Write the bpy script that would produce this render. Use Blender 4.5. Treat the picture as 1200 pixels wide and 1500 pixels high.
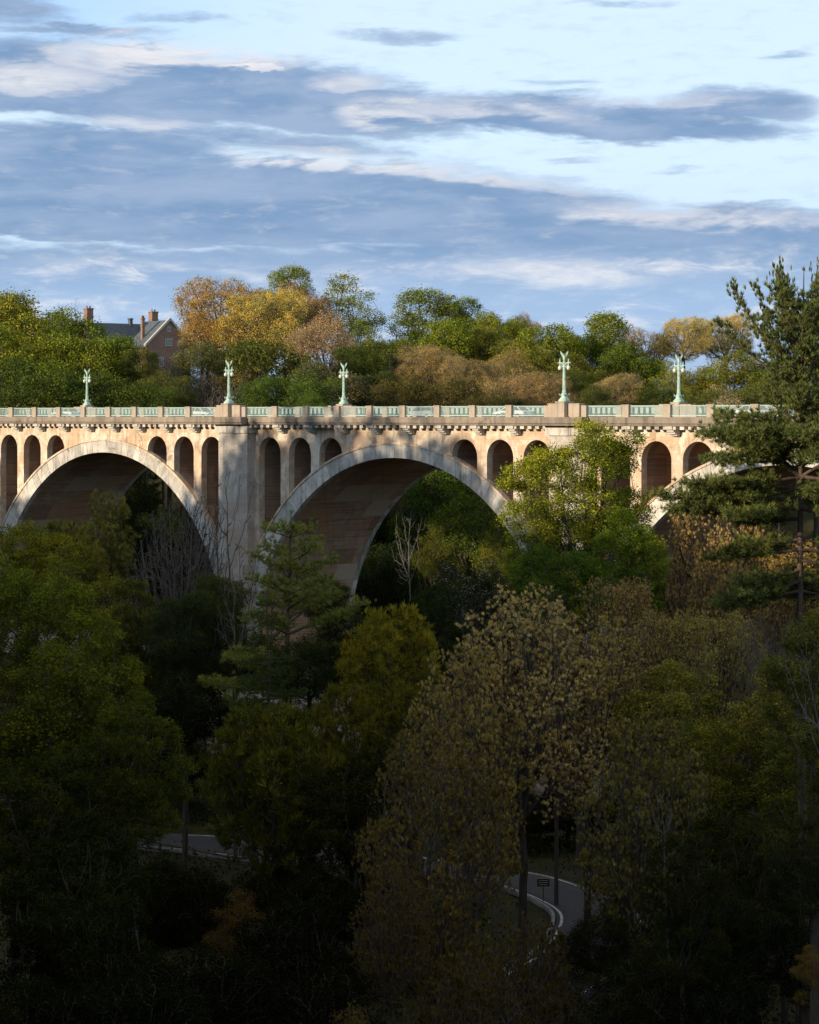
import bpy, math, random
import numpy as np
from mathutils import Vector, Matrix

for o in list(bpy.data.objects):
    bpy.data.objects.remove(o)
SC = bpy.context.scene
COL = SC.collection
PI = math.pi

# ------------------------------------------------------------------ camera
CAMZ = 42.0
FPX = 3350.66          # focal length in pixels of a 1200 wide frame
cam_d = bpy.data.cameras.new('camera')
cam_d.sensor_fit = 'HORIZONTAL'
cam_d.sensor_width = 24.0
cam_d.lens = 24.0 * FPX / 1200.0
cam_d.shift_y = -(750 - 609.1) / 1200.0
cam_d.clip_start = 1.0
cam_d.clip_end = 20000
cam = bpy.data.objects.new('camera', cam_d)
cam.location = (0, 0, CAMZ)
cam.rotation_euler = (PI / 2, 0, 0)
COL.objects.link(cam)
SC.camera = cam
SC.render.resolution_x, SC.render.resolution_y = 819, 1024

# ------------------------------------------------------------------ light
SUN_EL = math.radians(12.0)
sun_h = Vector((-0.848, -0.530))
sun_dir = Vector((sun_h.x * math.cos(SUN_EL), sun_h.y * math.cos(SUN_EL), math.sin(SUN_EL))).normalized()
sd = bpy.data.lights.new('sun', 'SUN')
sd.energy = 5.0
sd.angle = math.radians(0.5)
sd.color = (1.0, 0.83, 0.61)
sun = bpy.data.objects.new('sun', sd)
sun.rotation_euler = sun_dir.to_track_quat('Z', 'Y').to_euler()
COL.objects.link(sun)
SC.view_settings.view_transform = 'Standard'
SC.view_settings.look = 'None'
SC.view_settings.exposure = 0.22
SC.view_settings.gamma = 1.0
SC.cycles.max_bounces = 5
SC.cycles.diffuse_bounces = 2
SC.cycles.transparent_max_bounces = 12


# ------------------------------------------------------------------ node helpers
class NT:
    def __init__(self, tree):
        self.t = tree
        self.n = tree.nodes
        self.l = tree.links

    def node(self, typ, **kw):
        x = self.n.new(typ)
        for k, v in kw.items():
            setattr(x, k, v)
        return x

    def put(self, sock, v):
        if hasattr(v, 'is_output') or isinstance(v, bpy.types.NodeSocket):
            self.l.new(v, sock)
        elif v is not None:
            if isinstance(v, (tuple, list)) and len(v) == 3 and sock.type == 'RGBA':
                v = (*v, 1)
            sock.default_value = v

    def m(self, op, a, b=None, c=None, clamp=False):
        x = self.node('ShaderNodeMath', operation=op)
        x.use_clamp = clamp
        self.put(x.inputs[0], a)
        if b is not None: self.put(x.inputs[1], b)
        if c is not None: self.put(x.inputs[2], c)
        return x.outputs[0]

    def vec(self, x=0.0, y=0.0, z=0.0):
        c = self.node('ShaderNodeCombineXYZ')
        self.put(c.inputs[0], x); self.put(c.inputs[1], y); self.put(c.inputs[2], z)
        return c.outputs[0]

    def noise(self, v, scale=1.0, detail=4.0, rough=0.5, dist=0.0):
        x = self.node('ShaderNodeTexNoise')
        self.put(x.inputs['Vector'], v)
        x.inputs['Scale'].default_value = scale
        x.inputs['Detail'].default_value = detail
        x.inputs['Roughness'].default_value = rough
        x.inputs['Distortion'].default_value = dist
        return x.outputs[0]

    def ss(self, v, a, b, o0=0.0, o1=1.0):
        x = self.node('ShaderNodeMapRange', interpolation_type='SMOOTHSTEP')
        self.put(x.inputs[0], v)
        for i, q in enumerate((a, b, o0, o1)):
            self.put(x.inputs[1 + i], q)
        return x.outputs[0]

    def mix(self, f, a, b, mode='MIX'):
        x = self.node('ShaderNodeMix', data_type='RGBA', blend_type=mode)
        self.put(x.inputs[0], f); self.put(x.inputs[6], a); self.put(x.inputs[7], b)
        return x.outputs[2]

    def sep(self, v):
        x = self.node('ShaderNodeSeparateXYZ')
        self.put(x.inputs[0], v)
        return x.outputs


def new_mat(name):
    m = bpy.data.materials.new(name)
    m.use_nodes = True
    m.node_tree.nodes.clear()
    t = NT(m.node_tree)
    out = t.node('ShaderNodeOutputMaterial')
    return m, t, out


def principled(t, out, color, rough=0.8, spec=0.3, metal=0.0, bump=None, bump_s=0.3, bump_d=0.05):
    b = t.node('ShaderNodeBsdfPrincipled')
    t.put(b.inputs['Base Color'], color)
    t.put(b.inputs['Roughness'], rough)
    b.inputs['Specular IOR Level'].default_value = spec
    b.inputs['Metallic'].default_value = metal
    if bump is not None:
        bn = t.node('ShaderNodeBump')
        bn.inputs['Strength'].default_value = bump_s
        bn.inputs['Distance'].default_value = bump_d
        t.put(bn.inputs['Height'], bump)
        t.put(b.inputs['Normal'], bn.outputs[0])
    t.put(out.inputs[0], b.outputs[0])
    return b


# ------------------------------------------------------------------ world: clear sky and cloud bands
W = bpy.data.worlds.new('World')
SC.world = W
W.use_nodes = True
W.node_tree.nodes.clear()
t = NT(W.node_tree)
wout = t.node('ShaderNodeOutputWorld')
sky = t.node('ShaderNodeTexSky', sky_type='NISHITA')
sky.sun_disc = False
sky.sun_elevation = SUN_EL
sky.sun_rotation = math.atan2(sun_dir.x, sun_dir.y)
sky.altitude = 50
sky.air_density = 1.0
sky.dust_density = 0.6
sky.ozone_density = 1.5
SKY_S = 0.12
gen = t.node('ShaderNodeTexCoord').outputs['Generated']
X, Y, Z = t.sep(gen)
az = t.m('ARCTAN2', X, Y)                       # azimuth, radians from +Y
el = t.m('ARCSINE', Z)                          # elevation
v1 = t.vec(t.m('MULTIPLY', az, 16), t.m('MULTIPLY', el, 75), 3.1)
v2 = t.vec(t.m('MULTIPLY', az, 60), t.m('MULTIPLY', el, 230), 7.7)
n1 = t.noise(v1, 1.0, 7.0, 0.58, 0.35)
n2 = t.noise(v2, 1.0, 5.0, 0.6, 0.2)
n3 = t.noise(t.vec(t.m('MULTIPLY', az, 7), t.m('MULTIPLY', el, 26), 1.3), 1.0, 3.0, 0.5)
# wandering of the band edges
az_w = t.m('ADD', az, t.m('MULTIPLY', t.m('SUBTRACT', n3, 0.5), 0.10))
el_w = t.m('ADD', el, t.m('MULTIPLY', t.m('SUBTRACT', n1, 0.5), 0.020))


def ang(px, py):                                # a place in the sky, as measured, to angles
    return (px - 600) / FPX, (609 - py) / FPX


def band(px, py, hw, up, dn, tilt=0.0, amp=1.0):
    a0, e0 = ang(px, py)
    dx = t.m('DIVIDE', t.m('SUBTRACT', az_w, a0), hw / FPX)
    dy = t.m('SUBTRACT', t.m('SUBTRACT', el_w, e0), t.m('MULTIPLY', t.m('SUBTRACT', az, a0), tilt))
    u = t.m('DIVIDE', t.m('MAXIMUM', dy, 0.0), up / FPX)
    d = t.m('DIVIDE', t.m('MINIMUM', dy, 0.0), dn / FPX)
    r = t.m('ADD', t.m('MULTIPLY', dx, dx), t.m('ADD', t.m('MULTIPLY', u, u), t.m('MULTIPLY', d, d)))
    return t.m('MULTIPLY', t.m('SUBTRACT', 1.0, r, clamp=True), amp)


def allmax(bs):
    r = bs[0]
    for b in bs[1:]:
        r = t.m('MAXIMUM', r, b)
    return r


dens = allmax([
    band(200, 325, 800, 112, 36, -0.02, 1.7),       # the broad low dark bank
    band(700, 330, 420, 95, 60, -0.10, 1.1),
    band(1090, 345, 330, 50, 90, -0.06, 1.1),
    band(140, 150, 420, 95, 38, -0.02, 1.2),
    band(330, 200, 420, 34, 34, -0.10, .62),        # the upper bank, lit along its top
    band(480, 160, 330, 75, 45, -0.12, 1.1),
    band(860, 185, 330, 50, 28, -0.06, 1.0),
    band(1060, 165, 160, 40, 28, 0.0, .9),
    band(100, 215, 320, 30, 60, 0.0, .9),
    band(20, 25, 130, 34, 24, -0.1, .7),
    band(90, 55, 190, 14, 14, -0.05, .6),
    band(270, 38, 90, 12, 12, 0.05, .35),
    band(600, 60, 130, 14, 14, -0.03, .4),
    band(840, 128, 75, 9, 7, 0.0, .34),
    band(850, 238, 44, 8, 6, 0.0, .34),
    band(955, 250, 44, 8, 6, 0.0, .34),
    band(1170, 90, 60, 9, 8, 0.15, .4),
    band(900, 18, 120, 8, 6, 0.0, .35),
    band(600, 440, 1500, 100, 200, 0.0, 1.4)])       # thin far cloud over the tree line
dens = t.m('ADD', dens, t.m('MULTIPLY', t.m('SUBTRACT', n2, 0.5), 0.85))
mask = t.ss(dens, -0.02, 0.68)
light = allmax([
    band(270, 85, 260, 42, 34, 0.03, 1.1),
    band(60, 125, 190, 34, 26, 0.0, .8),
    band(380, 104, 70, 6, 6, 0.0, 1.3),
    band(560, 125, 90, 18, 12, 0.0, .8),
    band(620, 180, 110, 28, 18, -0.05, .9),
    band(480, 240, 230, 16, 16, -0.08, .9),
    band(180, 185, 120, 18, 14, 0.0, .6),
    band(1000, 320, 260, 28, 20, -0.06, .6),
    band(620, 250, 300, 20, 18, -0.12, .7),
    band(700, 165, 200, 24, 16, -0.05, .55),
    band(960, 150, 160, 18, 14, 0.0, .5),
    band(130, 392, 220, 20, 20, 0.0, .4),
    band(460, 400, 200, 16, 20, 0.0, .35),
    band(820, 395, 200, 30, 30, -.05, .55)])
light = t.m('ADD', t.m('MULTIPLY', light, t.ss(n1, 0.28, 0.62)), t.m('MULTIPLY', t.ss(n2, 0.42, 0.75), 0.22))
n4 = t.noise(t.vec(t.m('MULTIPLY', az, 30), t.m('MULTIPLY', el, 105), 5.5), 1.0, 6.0, .62, .3)
low = t.m('MULTIPLY', t.ss(n4, .38, .92), t.ss(el, .080, .066, 0, .85))
light = t.m('MAXIMUM', light, low)
ccol = t.mix(t.ss(light, 0.02, 0.70), (0.185, 0.305, 0.495), (0.88, 0.85, 0.83))
ccol = t.mix(t.m('MULTIPLY', t.ss(n1, 0.30, 0.70, 0.0, 0.85), t.ss(el, .03, .12, .55, 1.0)), ccol, (0.33, 0.43, 0.605))
skyc = t.node('ShaderNodeVectorMath', operation='SCALE')
t.put(skyc.inputs[0], sky.outputs[0]); skyc.inputs['Scale'].default_value = SKY_S
# thin bright veil low in the sky, between the banks
hz = t.ss(el, 0.02, 0.13)
veil = t.mix(hz, (0.52, 0.68, 0.90), (0.66, 0.83, 1.0))
veil = t.mix(t.m('MULTIPLY', t.ss(az, -0.02, -0.2), t.ss(el, .13, .18)), veil, (0.42, 0.66, 1.0))
skyv = t.mix(t.ss(el, 0.9, 0.22, 0.0, 0.88), skyc.outputs[0], veil)
skyv = t.mix(t.ss(el, 0.40, 0.95, 0.0, .85), skyv, (0.66, 0.645, 0.64))      # unseen pale cloud deck overhead, added to light the valley from above
skyv = t.mix(t.ss(el, -0.02, 0.0), skyc.outputs[0], skyv)
ccol = t.mix(t.ss(el, .082, .045, 0, .8), ccol, t.mix(t.ss(light, .05, .8), (0.37, 0.52, 0.74), (.74, .77, .82)))
mask = t.m('MULTIPLY', mask, t.ss(el, 0.75, 0.25))
final = t.mix(mask, skyv, ccol)
# only the half of the sky away from the sun carries the bright banks
bg = t.node('ShaderNodeBackground')
t.put(bg.inputs[0], final)
bg.inputs[1].default_value = 1.0
t.put(wout.inputs[0], bg.outputs[0])


# ------------------------------------------------------------------ object helpers
def tag(o, label=None, cat=None, group=None, kind=None):
    if label: o['label'] = label
    if cat: o['category'] = cat
    if group: o['group'] = group
    if kind: o['kind'] = kind
    return o


def empty(name, loc=(0, 0, 0), rz=0.0, label=None, cat=None, group=None):
    o = bpy.data.objects.new(name, None)
    o.empty_display_size = 0.5
    o.location = loc
    o.rotation_euler = (0, 0, rz)
    COL.objects.link(o)
    return tag(o, label, cat, group)


def link(name, me, parent=None, loc=None, scale=None, rz=None, mat=None):
    o = bpy.data.objects.new(name, me)
    COL.objects.link(o)
    if parent: o.parent = parent
    if loc is not None: o.location = loc
    if scale is not None: o.scale = scale
    if rz is not None: o.rotation_euler = (0, 0, rz)
    return o


def np_mesh(name, V, F, mat=None, smooth=False, attr=None):
    """V (n,3), F (m,k) all faces with k corners; attr = one float per vertex"""
    V = np.asarray(V, dtype=np.float32); F = np.asarray(F, dtype=np.int32)
    me = bpy.data.meshes.new(name)
    k = F.shape[1]
    me.vertices.add(len(V)); me.vertices.foreach_set('co', V.ravel())
    me.loops.add(F.size); me.loops.foreach_set('vertex_index', F.ravel())
    me.polygons.add(len(F))
    me.polygons.foreach_set('loop_start', np.arange(0, F.size, k, dtype=np.int32))
    if smooth: me.polygons.foreach_set('use_smooth', np.ones(len(F), dtype=bool))
    me.update(calc_edges=True)
    if attr is not None:
        a = me.attributes.new('rnd', 'FLOAT', 'POINT')
        a.data.foreach_set('value', np.asarray(attr, dtype=np.float32))
    if mat: me.materials.append(mat)
    return me


class MB:
    def __init__(self):
        self.v = []; self.f = []; self.a = []

    def add(self, vs, fs, a=0.5):
        b = len(self.v)
        self.v += [tuple(v) for v in vs]
        self.f += [tuple(b + i for i in f) for f in fs]
        self.a += [a] * len(vs)

    def box(self, x0, x1, y0, y1, z0, z1, a=0.5):
        vs = [(x0, y0, z0), (x1, y0, z0), (x1, y1, z0), (x0, y1, z0), (x0, y0, z1), (x1, y0, z1), (x1, y1, z1), (x0, y1, z1)]
        self.add(vs, [(0, 3, 2, 1), (4, 5, 6, 7), (0, 1, 5, 4), (1, 2, 6, 5), (2, 3, 7, 6), (3, 0, 4, 7)], a)

    def prof_s(self, prof, s0, s1, a=0.5):
        """profile in (w,z) extruded along s (x); profile counter-clockwise seen from +x"""
        n = len(prof)
        vs = [(s0, w, z) for w, z in prof] + [(s1, w, z) for w, z in prof]
        fs = [tuple(range(n - 1, -1, -1)), tuple(range(n, 2 * n))]
        fs += [(i, (i + 1) % n, n + (i + 1) % n, n + i) for i in range(n)]
        self.add(vs, fs, a)

    def prof_w(self, prof, w0, w1, a=0.5):
        """profile in (s,z) extruded along w (y); profile counter-clockwise seen from -y"""
        n = len(prof)
        vs = [(s, w0, z) for s, z in prof] + [(s, w1, z) for s, z in prof]
        fs = [tuple(range(n)), tuple(range(2 * n - 1, n - 1, -1))]
        fs += [((i + 1) % n, i, n + i, n + (i + 1) % n) for i in range(n)]
        self.add(vs, fs, a)

    def lathe(self, prof, cx=0, cy=0, n=16, a=0.5, sq=False):
        vs = []
        for r, z in prof:
            for k in range(n):
                q = 2 * PI * (k + .5) / n
                rr = r / max(abs(math.cos(q)), abs(math.sin(q))) * .9 if sq else r
                vs.append((cx + rr * math.cos(q), cy + rr * math.sin(q), z))
        fs = []
        for i in range(len(prof) - 1):
            for k in range(n):
                k2 = (k + 1) % n
                fs.append((i * n + k, i * n + k2, (i + 1) * n + k2, (i + 1) * n + k))
        fs.append(tuple(range(n - 1, -1, -1)))
        m = (len(prof) - 1) * n
        fs.append(tuple(m + k for k in range(n)))
        self.add(vs, fs, a)

    def tube(self, pts, rad, n=8, a=0.5):
        pts = [Vector(p) for p in pts]
        rs = rad if isinstance(rad, (list, tuple)) else [rad] * len(pts)
        vs = []
        for i, p in enumerate(pts):
            d = (pts[min(i + 1, len(pts) - 1)] - pts[max(i - 1, 0)]).normalized()
            u = d.cross(Vector((0, 0, 1)) if abs(d.z) < .95 else Vector((1, 0, 0))).normalized()
            w = d.cross(u)
            for k in range(n):
                q = 2 * PI * k / n
                vs.append(p + rs[i] * (math.cos(q) * u + math.sin(q) * w))
        fs = []
        for i in range(len(pts) - 1):
            for k in range(n):
                k2 = (k + 1) % n
                fs.append((i * n + k, i * n + k2, (i + 1) * n + k2, (i + 1) * n + k))
        fs.append(tuple(range(n - 1, -1, -1)))
        fs.append(tuple((len(pts) - 1) * n + k for k in range(n)))
        self.add(vs, fs, a)

    def mesh(self, name, mat=None, smooth=False):
        me = bpy.data.meshes.new(name)
        me.from_pydata(self.v, [], self.f)
        at = me.attributes.new('rnd', 'FLOAT', 'POINT')
        at.data.foreach_set('value', np.array(self.a, dtype=np.float32))
        if smooth: me.polygons.foreach_set('use_smooth', [True] * len(me.polygons))
        me.update()
        if mat: me.materials.append(mat)
        return me

    def build(self, name, mat=None, parent=None, smooth=False, **kw):
        return link(name, self.mesh(name, mat, smooth), parent, **kw)


# ------------------------------------------------------------------ materials
ZD_ = CAMZ


def stone_mat(name, base, dirt, light, streak=0.5, brick=None, joint=0.5, blot=0.5, rndamt=0.25, warm=None, boards=False, grime=0.0):
    m, t, out = new_mat(name)
    oc = t.node('ShaderNodeTexCoord').outputs['Object']
    s, w, z = t.sep(oc)
    sw = t.m('ADD', s, w)
    flat = t.vec(sw, z, 0.0)
    big = t.noise(oc, 0.16, 4, 0.55, .4)
    mid = t.noise(oc, 0.9, 5, 0.6, .6)
    fine = t.noise(oc, 7.0, 4, 0.6)
    st = t.noise(t.vec(t.m('MULTIPLY', sw, 1.9), t.m('MULTIPLY', z, .13), 0), 1.0, 5, 0.6)
    c = t.mix(t.ss(mid, .35, .68, 0, blot), base, light)
    if warm: c = t.mix(t.ss(big, .42, .62, 0, .8), c, warm)
    c = t.mix(t.ss(st, .5, .72, 0, streak), c, dirt)
    c = t.mix(t.ss(t.noise(oc, .38, 5, .65, 1.2), .56, .72, 0, blot), c, dirt)
    h = fine
    if brick:
        br = t.node('ShaderNodeTexBrick')
        t.put(br.inputs['Vector'], flat)
        br.inputs['Scale'].default_value = 1.0
        br.inputs['Brick Width'].default_value = brick[0]
        br.inputs['Row Height'].default_value = brick[1]
        br.inputs['Mortar Size'].default_value = 0.012
        br.inputs['Color1'].default_value = (.0, .0, .0, 1)
        br.inputs['Color2'].default_value = (1, 1, 1, 1)
        br.inputs['Mortar'].default_value = (0, 0, 0, 1)
        c = t.mix(t.ss(br.outputs[0], .75, 1.0, 0, joint), c, light)
        c = t.mix(t.ss(br.outputs[0], .25, .0, 0, joint * .8), c, dirt)
        h = t.m('SUBTRACT', fine, t.m('MULTIPLY', br.outputs[1], .8))
        c = t.mix(t.m('MULTIPLY', br.outputs[1], joint), c, t.mix(.5, dirt, (0, 0, 0)))
    if boards:
        bd = t.noise(t.vec(t.m('MULTIPLY', s, .35), t.m('MULTIPLY', w, .12), t.m('MULTIPLY', z, 5.5)), 1.0, 3, .6)
        c = t.mix(t.ss(bd, .5, .66, 0, .55), c, dirt)
        rep = t.node('ShaderNodeTexBrick')
        t.put(rep.inputs['Vector'], t.vec(w, z, 0.0))
        rep.inputs['Scale'].default_value = 1.0
        rep.inputs['Brick Width'].default_value = 4.3
        rep.inputs['Row Height'].default_value = 1.9
        rep.inputs['Mortar Size'].default_value = 0.03
        rep.inputs['Color1'].default_value = (0, 0, 0, 1)
        rep.inputs['Color2'].default_value = (1, 1, 1, 1)
        c = t.mix(t.ss(rep.outputs[0], .8, .86, 0, .75), c, light)
        c = t.mix(t.ss(rep.outputs[0], .2, .12, 0, .5), c, dirt)
        c = t.mix(t.m('MULTIPLY', rep.outputs[1], .55), c, light)
    if grime:
        # runs washed down from the cornice, and lime bloom at places
        run = t.noise(t.vec(t.m('MULTIPLY', sw, 1.1), t.m('MULTIPLY', z, .05), 4.0), 1.0, 4, .7)
        top = t.ss(z, ZD_ - 7.0, ZD_ - 1.0)
        c = t.mix(t.m('MULTIPLY', t.ss(run, .52, .68), t.m('MULTIPLY', top, grime)), c, dirt)
        blm = t.noise(t.vec(t.m('MULTIPLY', sw, .55), t.m('MULTIPLY', z, .28), 9.0), 1.0, 5, .65, 1.0)
        c = t.mix(t.ss(blm, .52, .66, 0, grime), c, light)
    at = t.node('ShaderNodeAttribute', attribute_name='rnd')
    k = t.m('ADD', 1 - rndamt / 2, t.m('MULTIPLY', at.outputs['Fac'], rndamt))
    vm = t.node('ShaderNodeVectorMath', operation='SCALE')
    t.put(vm.inputs[0], c); t.put(vm.inputs['Scale'], k)
    principled(t, out, vm.outputs[0], .9, .15, bump=h, bump_s=.5, bump_d=.04)
    return m


M = {}
M['spandrel'] = stone_mat('tan_concrete', (.50, .375, .27), (.27, .20, .15), (.76, .66, .53), .65, (2.4, .6), .14, .9, warm=(.58, .38, .23), grime=.95)
M['ring'] = stone_mat('grey_stone', (.43, .40, .35), (.17, .155, .14), (.62, .58, .52), .85, None, 0, .8, rndamt=.5, grime=.6)
M['pier'] = stone_mat('pier_stone', (.40, .35, .30), (.22, .195, .17), (.58, .53, .46), .4, (2.0, 1.0), .35, .8, warm=(.44, .33, .25), grime=.6)
M['cornice'] = stone_mat('weathered_cornice', (.22, .18, .14), (.10, .08, .065), (.36, .30, .24), .7, (1.7, 3.0), .3, .6)
M['parapet'] = stone_mat('parapet_concrete', (.38, .31, .24), (.17, .14, .115), (.47, .40, .31), .6, None, 0, .6, rndamt=.35)
M['soffit'] = stone_mat('board_marked_concrete', (.44, .27, .17), (.20, .11, .07), (.56, .44, .33), .3, None, 0, .55, warm=(.50, .27, .15), boards=True)
M['inner'] = stone_mat('inner_concrete', (.40, .26, .165), (.18, .115, .08), (.48, .35, .25), .3, None, 0, .5, boards=True)


def simple_mat(name, col, rough=.6, spec=.4, metal=0., var=.15, scale=3., alt=None):
    m, t, out = new_mat(name)
    oc = t.node('ShaderNodeTexCoord').outputs['Object']
    n = t.noise(oc, scale, 5, .6)
    a = alt or tuple(c * (1 - var) for c in col)
    c = t.mix(t.ss(n, .35, .65), col, a)
    principled(t, out, c, rough, spec, metal, bump=n, bump_s=.1, bump_d=.01)
    return m


M['patina'] = simple_mat('green_patina', (.50, .63, .53), .75, .3, 0, scale=4, alt=(.30, .44, .37))
M['rail'] = simple_mat('rail_patina', (.42, .53, .46), .75, .3, 0, scale=2, alt=(.31, .42, .37))
M['globe'] = simple_mat('milky_glass', (.72, .66, .56), .25, .5)
M['white_paint'] = simple_mat('white_car_paint', (.78, .78, .76), .25, .5, var=.03)
M['grey_paint'] = simple_mat('silver_car_paint', (.36, .40, .40), .3, .5, var=.05)
M['glass'] = simple_mat('dark_glass', (.03, .035, .04), .08, .6)
M['tyre'] = simple_mat('tyre_rubber', (.02, .02, .02), .9, .2)
M['rim'] = simple_mat('alloy_rim', (.5, .5, .5), .35, .5, .6)
M['lamp_red'] = simple_mat('red_lens', (.4, .02, .02), .3, .5)
M['asphalt'] = simple_mat('asphalt', (.055, .057, .062), .85, .3, scale=9, alt=(.04, .042, .046))
M['paving'] = simple_mat('sidewalk_concrete', (.34, .32, .29), .9, .2, scale=2)
M['kerb'] = simple_mat('pale_kerb', (.26, .26, .26), .85, .2, scale=1.5, alt=(.14, .14, .14))
M['line'] = simple_mat('white_road_paint', (.55, .55, .54), .8, .2, scale=2, alt=(.3, .3, .3))
M['brick'] = None
M['wood'] = simple_mat('weathered_wood', (.13, .10, .075), .9, .2, scale=6)
M['signboard'] = simple_mat('brown_signboard', (.035, .025, .02), .7, .3)
M['cream'] = simple_mat('cream_paint', (.5, .46, .38), .7, .3)
M['skin'] = simple_mat('skin', (.42, .25, .17), .6, .3)
M['hair'] = simple_mat('dark_hair', (.02, .015, .012), .7, .3)
M['coat'] = simple_mat('dark_coat', (.03, .03, .04), .9, .2)
M['trousers'] = simple_mat('grey_trousers', (.07, .07, .08), .9, .2)
M['red_top'] = simple_mat('dark_red_jacket', (.12, .03, .025), .9, .2)
M['slate'] = simple_mat('slate_roof', (.10, .115, .13), .7, .3, scale=1.2, alt=(.07, .085, .10))
M['trim'] = simple_mat('limestone_trim', (.50, .47, .41), .8, .2)
M['pane'] = simple_mat('window_pane', (.12, .15, .18), .15, .6)


def brick_mat():
    m, t, out = new_mat('red_brick')
    oc = t.node('ShaderNodeTexCoord').outputs['Object']
    s, w, z = t.sep(oc)
    br = t.node('ShaderNodeTexBrick')
    t.put(br.inputs['Vector'], t.vec(t.m('ADD', s, w), z, 0))
    br.inputs['Scale'].default_value = 1.0
    br.inputs['Brick Width'].default_value = .5
    br.inputs['Row Height'].default_value = .2
    br.inputs['Mortar Size'].default_value = .02
    br.inputs['Color1'].default_value = (.22, .10, .065, 1)
    br.inputs['Color2'].default_value = (.27, .155, .105, 1)
    br.inputs['Mortar'].default_value = (.34, .28, .22, 1)
    n = t.noise(oc, .9, 5, .6)
    c = t.mix(t.ss(n, .4, .7, 0, .5), br.outputs[0], (.20, .12, .09))
    principled(t, out, c, .9, .2)
    return m


M['brick'] = brick_mat()


def mesh_panel_mat():
    """woven wire infill: real holes in a fine diagonal weave"""
    m, t, out = new_mat('wire_mesh_green')
    s, w, z = t.sep(t.node('ShaderNodeTexCoord').outputs['Object'])
    a = t.m('PINGPONG', t.m('MULTIPLY', t.m('ADD', s, z), 9.0), .5)
    b = t.m('PINGPONG', t.m('MULTIPLY', t.m('SUBTRACT', s, z), 9.0), .5)
    hole = t.m('MULTIPLY', t.m('GREATER_THAN', a, .085), t.m('GREATER_THAN', b, .085))
    low = t.m('LESS_THAN', z, .30)
    n = t.noise(t.vec(s, z, 0), 2.0, 3, .5)
    d = t.node('ShaderNodeBsdfDiffuse')
    t.put(d.inputs[0], t.mix(n, (.40, .50, .48), (.32, .42, .40)))
    tr = t.node('ShaderNodeBsdfTransparent')
    mx = t.node('ShaderNodeMixShader')
    t.put(mx.inputs[0], hole)
    t.put(mx.inputs[1], d.outputs[0]); t.put(mx.inputs[2], tr.outputs[0])
    t.put(out.inputs[0], mx.outputs[0])
    return m


M['wire'] = mesh_panel_mat()


def leaf_mat(name, transl=.35, warm=(1.35, 1.08, .75)):
    m, t, out = new_mat(name)
    oi = t.node('ShaderNodeObjectInfo')
    at = t.node('ShaderNodeAttribute', attribute_name='rnd')
    f = at.outputs['Fac']
    base = oi.outputs['Color']
    gen = t.node('ShaderNodeTexCoord').outputs['Object']
    n = t.noise(gen, .22, 3, .6)
    vm = t.node('ShaderNodeVectorMath', operation='SCALE')
    t.put(vm.inputs[0], base)
    t.put(vm.inputs['Scale'], t.m('ADD', .48, t.m('MULTIPLY', f, 1.04)))
    yel = t.node('ShaderNodeVectorMath', operation='MULTIPLY')
    t.put(yel.inputs[0], vm.outputs[0]); yel.inputs[1].default_value = warm
    c = t.mix(t.ss(t.m('ADD', t.m('MULTIPLY', n, .7), t.m('MULTIPLY', f, .3)), .35, .68, 0, 1.0), vm.outputs[0], yel.outputs[0])
    d = t.node('ShaderNodeBsdfDiffuse'); t.put(d.inputs[0], c)
    tl = t.node('ShaderNodeBsdfTranslucent'); t.put(tl.inputs[0], c)
    mx = t.node('ShaderNodeMixShader'); mx.inputs[0].default_value = transl
    t.put(mx.inputs[1], d.outputs[0]); t.put(mx.inputs[2], tl.outputs[0])
    t.put(out.inputs[0], mx.outputs[0])
    return m


def bark_mat(name, col, alt):
    m, t, out = new_mat(name)
    oc = t.node('ShaderNodeTexCoord').outputs['Object']
    s, w, z = t.sep(oc)
    n = t.noise(t.vec(t.m('MULTIPLY', s, 4), t.m('MULTIPLY', w, 4), z), 1.0, 5, .65)
    principled(t, out, t.mix(t.ss(n, .38, .62), col, alt), .95, .15, bump=n, bump_s=.6, bump_d=.05)
    return m


M['leaf'] = leaf_mat('leaves', .25)
M['needle'] = leaf_mat('needles', .15)
M['catkin'] = leaf_mat('catkins', .2, (1.16, 1.06, .76))
M['petal'] = leaf_mat('petals', .3)
M['bark'] = bark_mat('bark', (.060, .050, .042), (.10, .085, .07))
M['bark_grey'] = bark_mat('grey_bark', (.105, .09, .078), (.15, .13, .11))
M['bark_pale'] = bark_mat('pale_bark', (.20, .19, .178), (.10, .095, .088))
M['bark_pine'] = bark_mat('pine_bark', (.085, .06, .045), (.13, .09, .065))


# ------------------------------------------------------------------ terrain
def sstep(x, a, b):
    q = np.clip((x - a) / (b - a), 0, 1)
    return q * q * (3 - 2 * q)


RS = np.array([-0.848, -0.530]); RT = np.array([-0.530, 0.848]); RQ = np.array([-127.0, 160.0])


def ground_z(x, y):
    x = np.asarray(x, float); y = np.asarray(y, float)
    cx = 4 + 0.02 * y
    d = np.abs(x - cx)
    side = sstep(d, 34, 120) * 37
    far = sstep(y, 345, 430) * 37
    near = sstep(-y, 30, 120) * 37
    z = 2 + np.maximum(np.maximum(side, far), near)
    # wooded rise on the sunward side
    q = (x - RQ[0]) * RS[0] + (y - RQ[1]) * RS[1]
    tt = (x - RQ[0]) * RT[0] + (y - RQ[1]) * RT[1]
    z = z + sstep(q, -45, 25) * 9 * sstep(tt, -330, -200)
    z = z + .5 * np.sin(x * .11 + 1.3) * np.cos(y * .07) + .3 * np.sin(x * .31) * np.sin(y * .23 + 2)
    return z


def gz(x, y):
    return float(ground_z(x, y))


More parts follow.
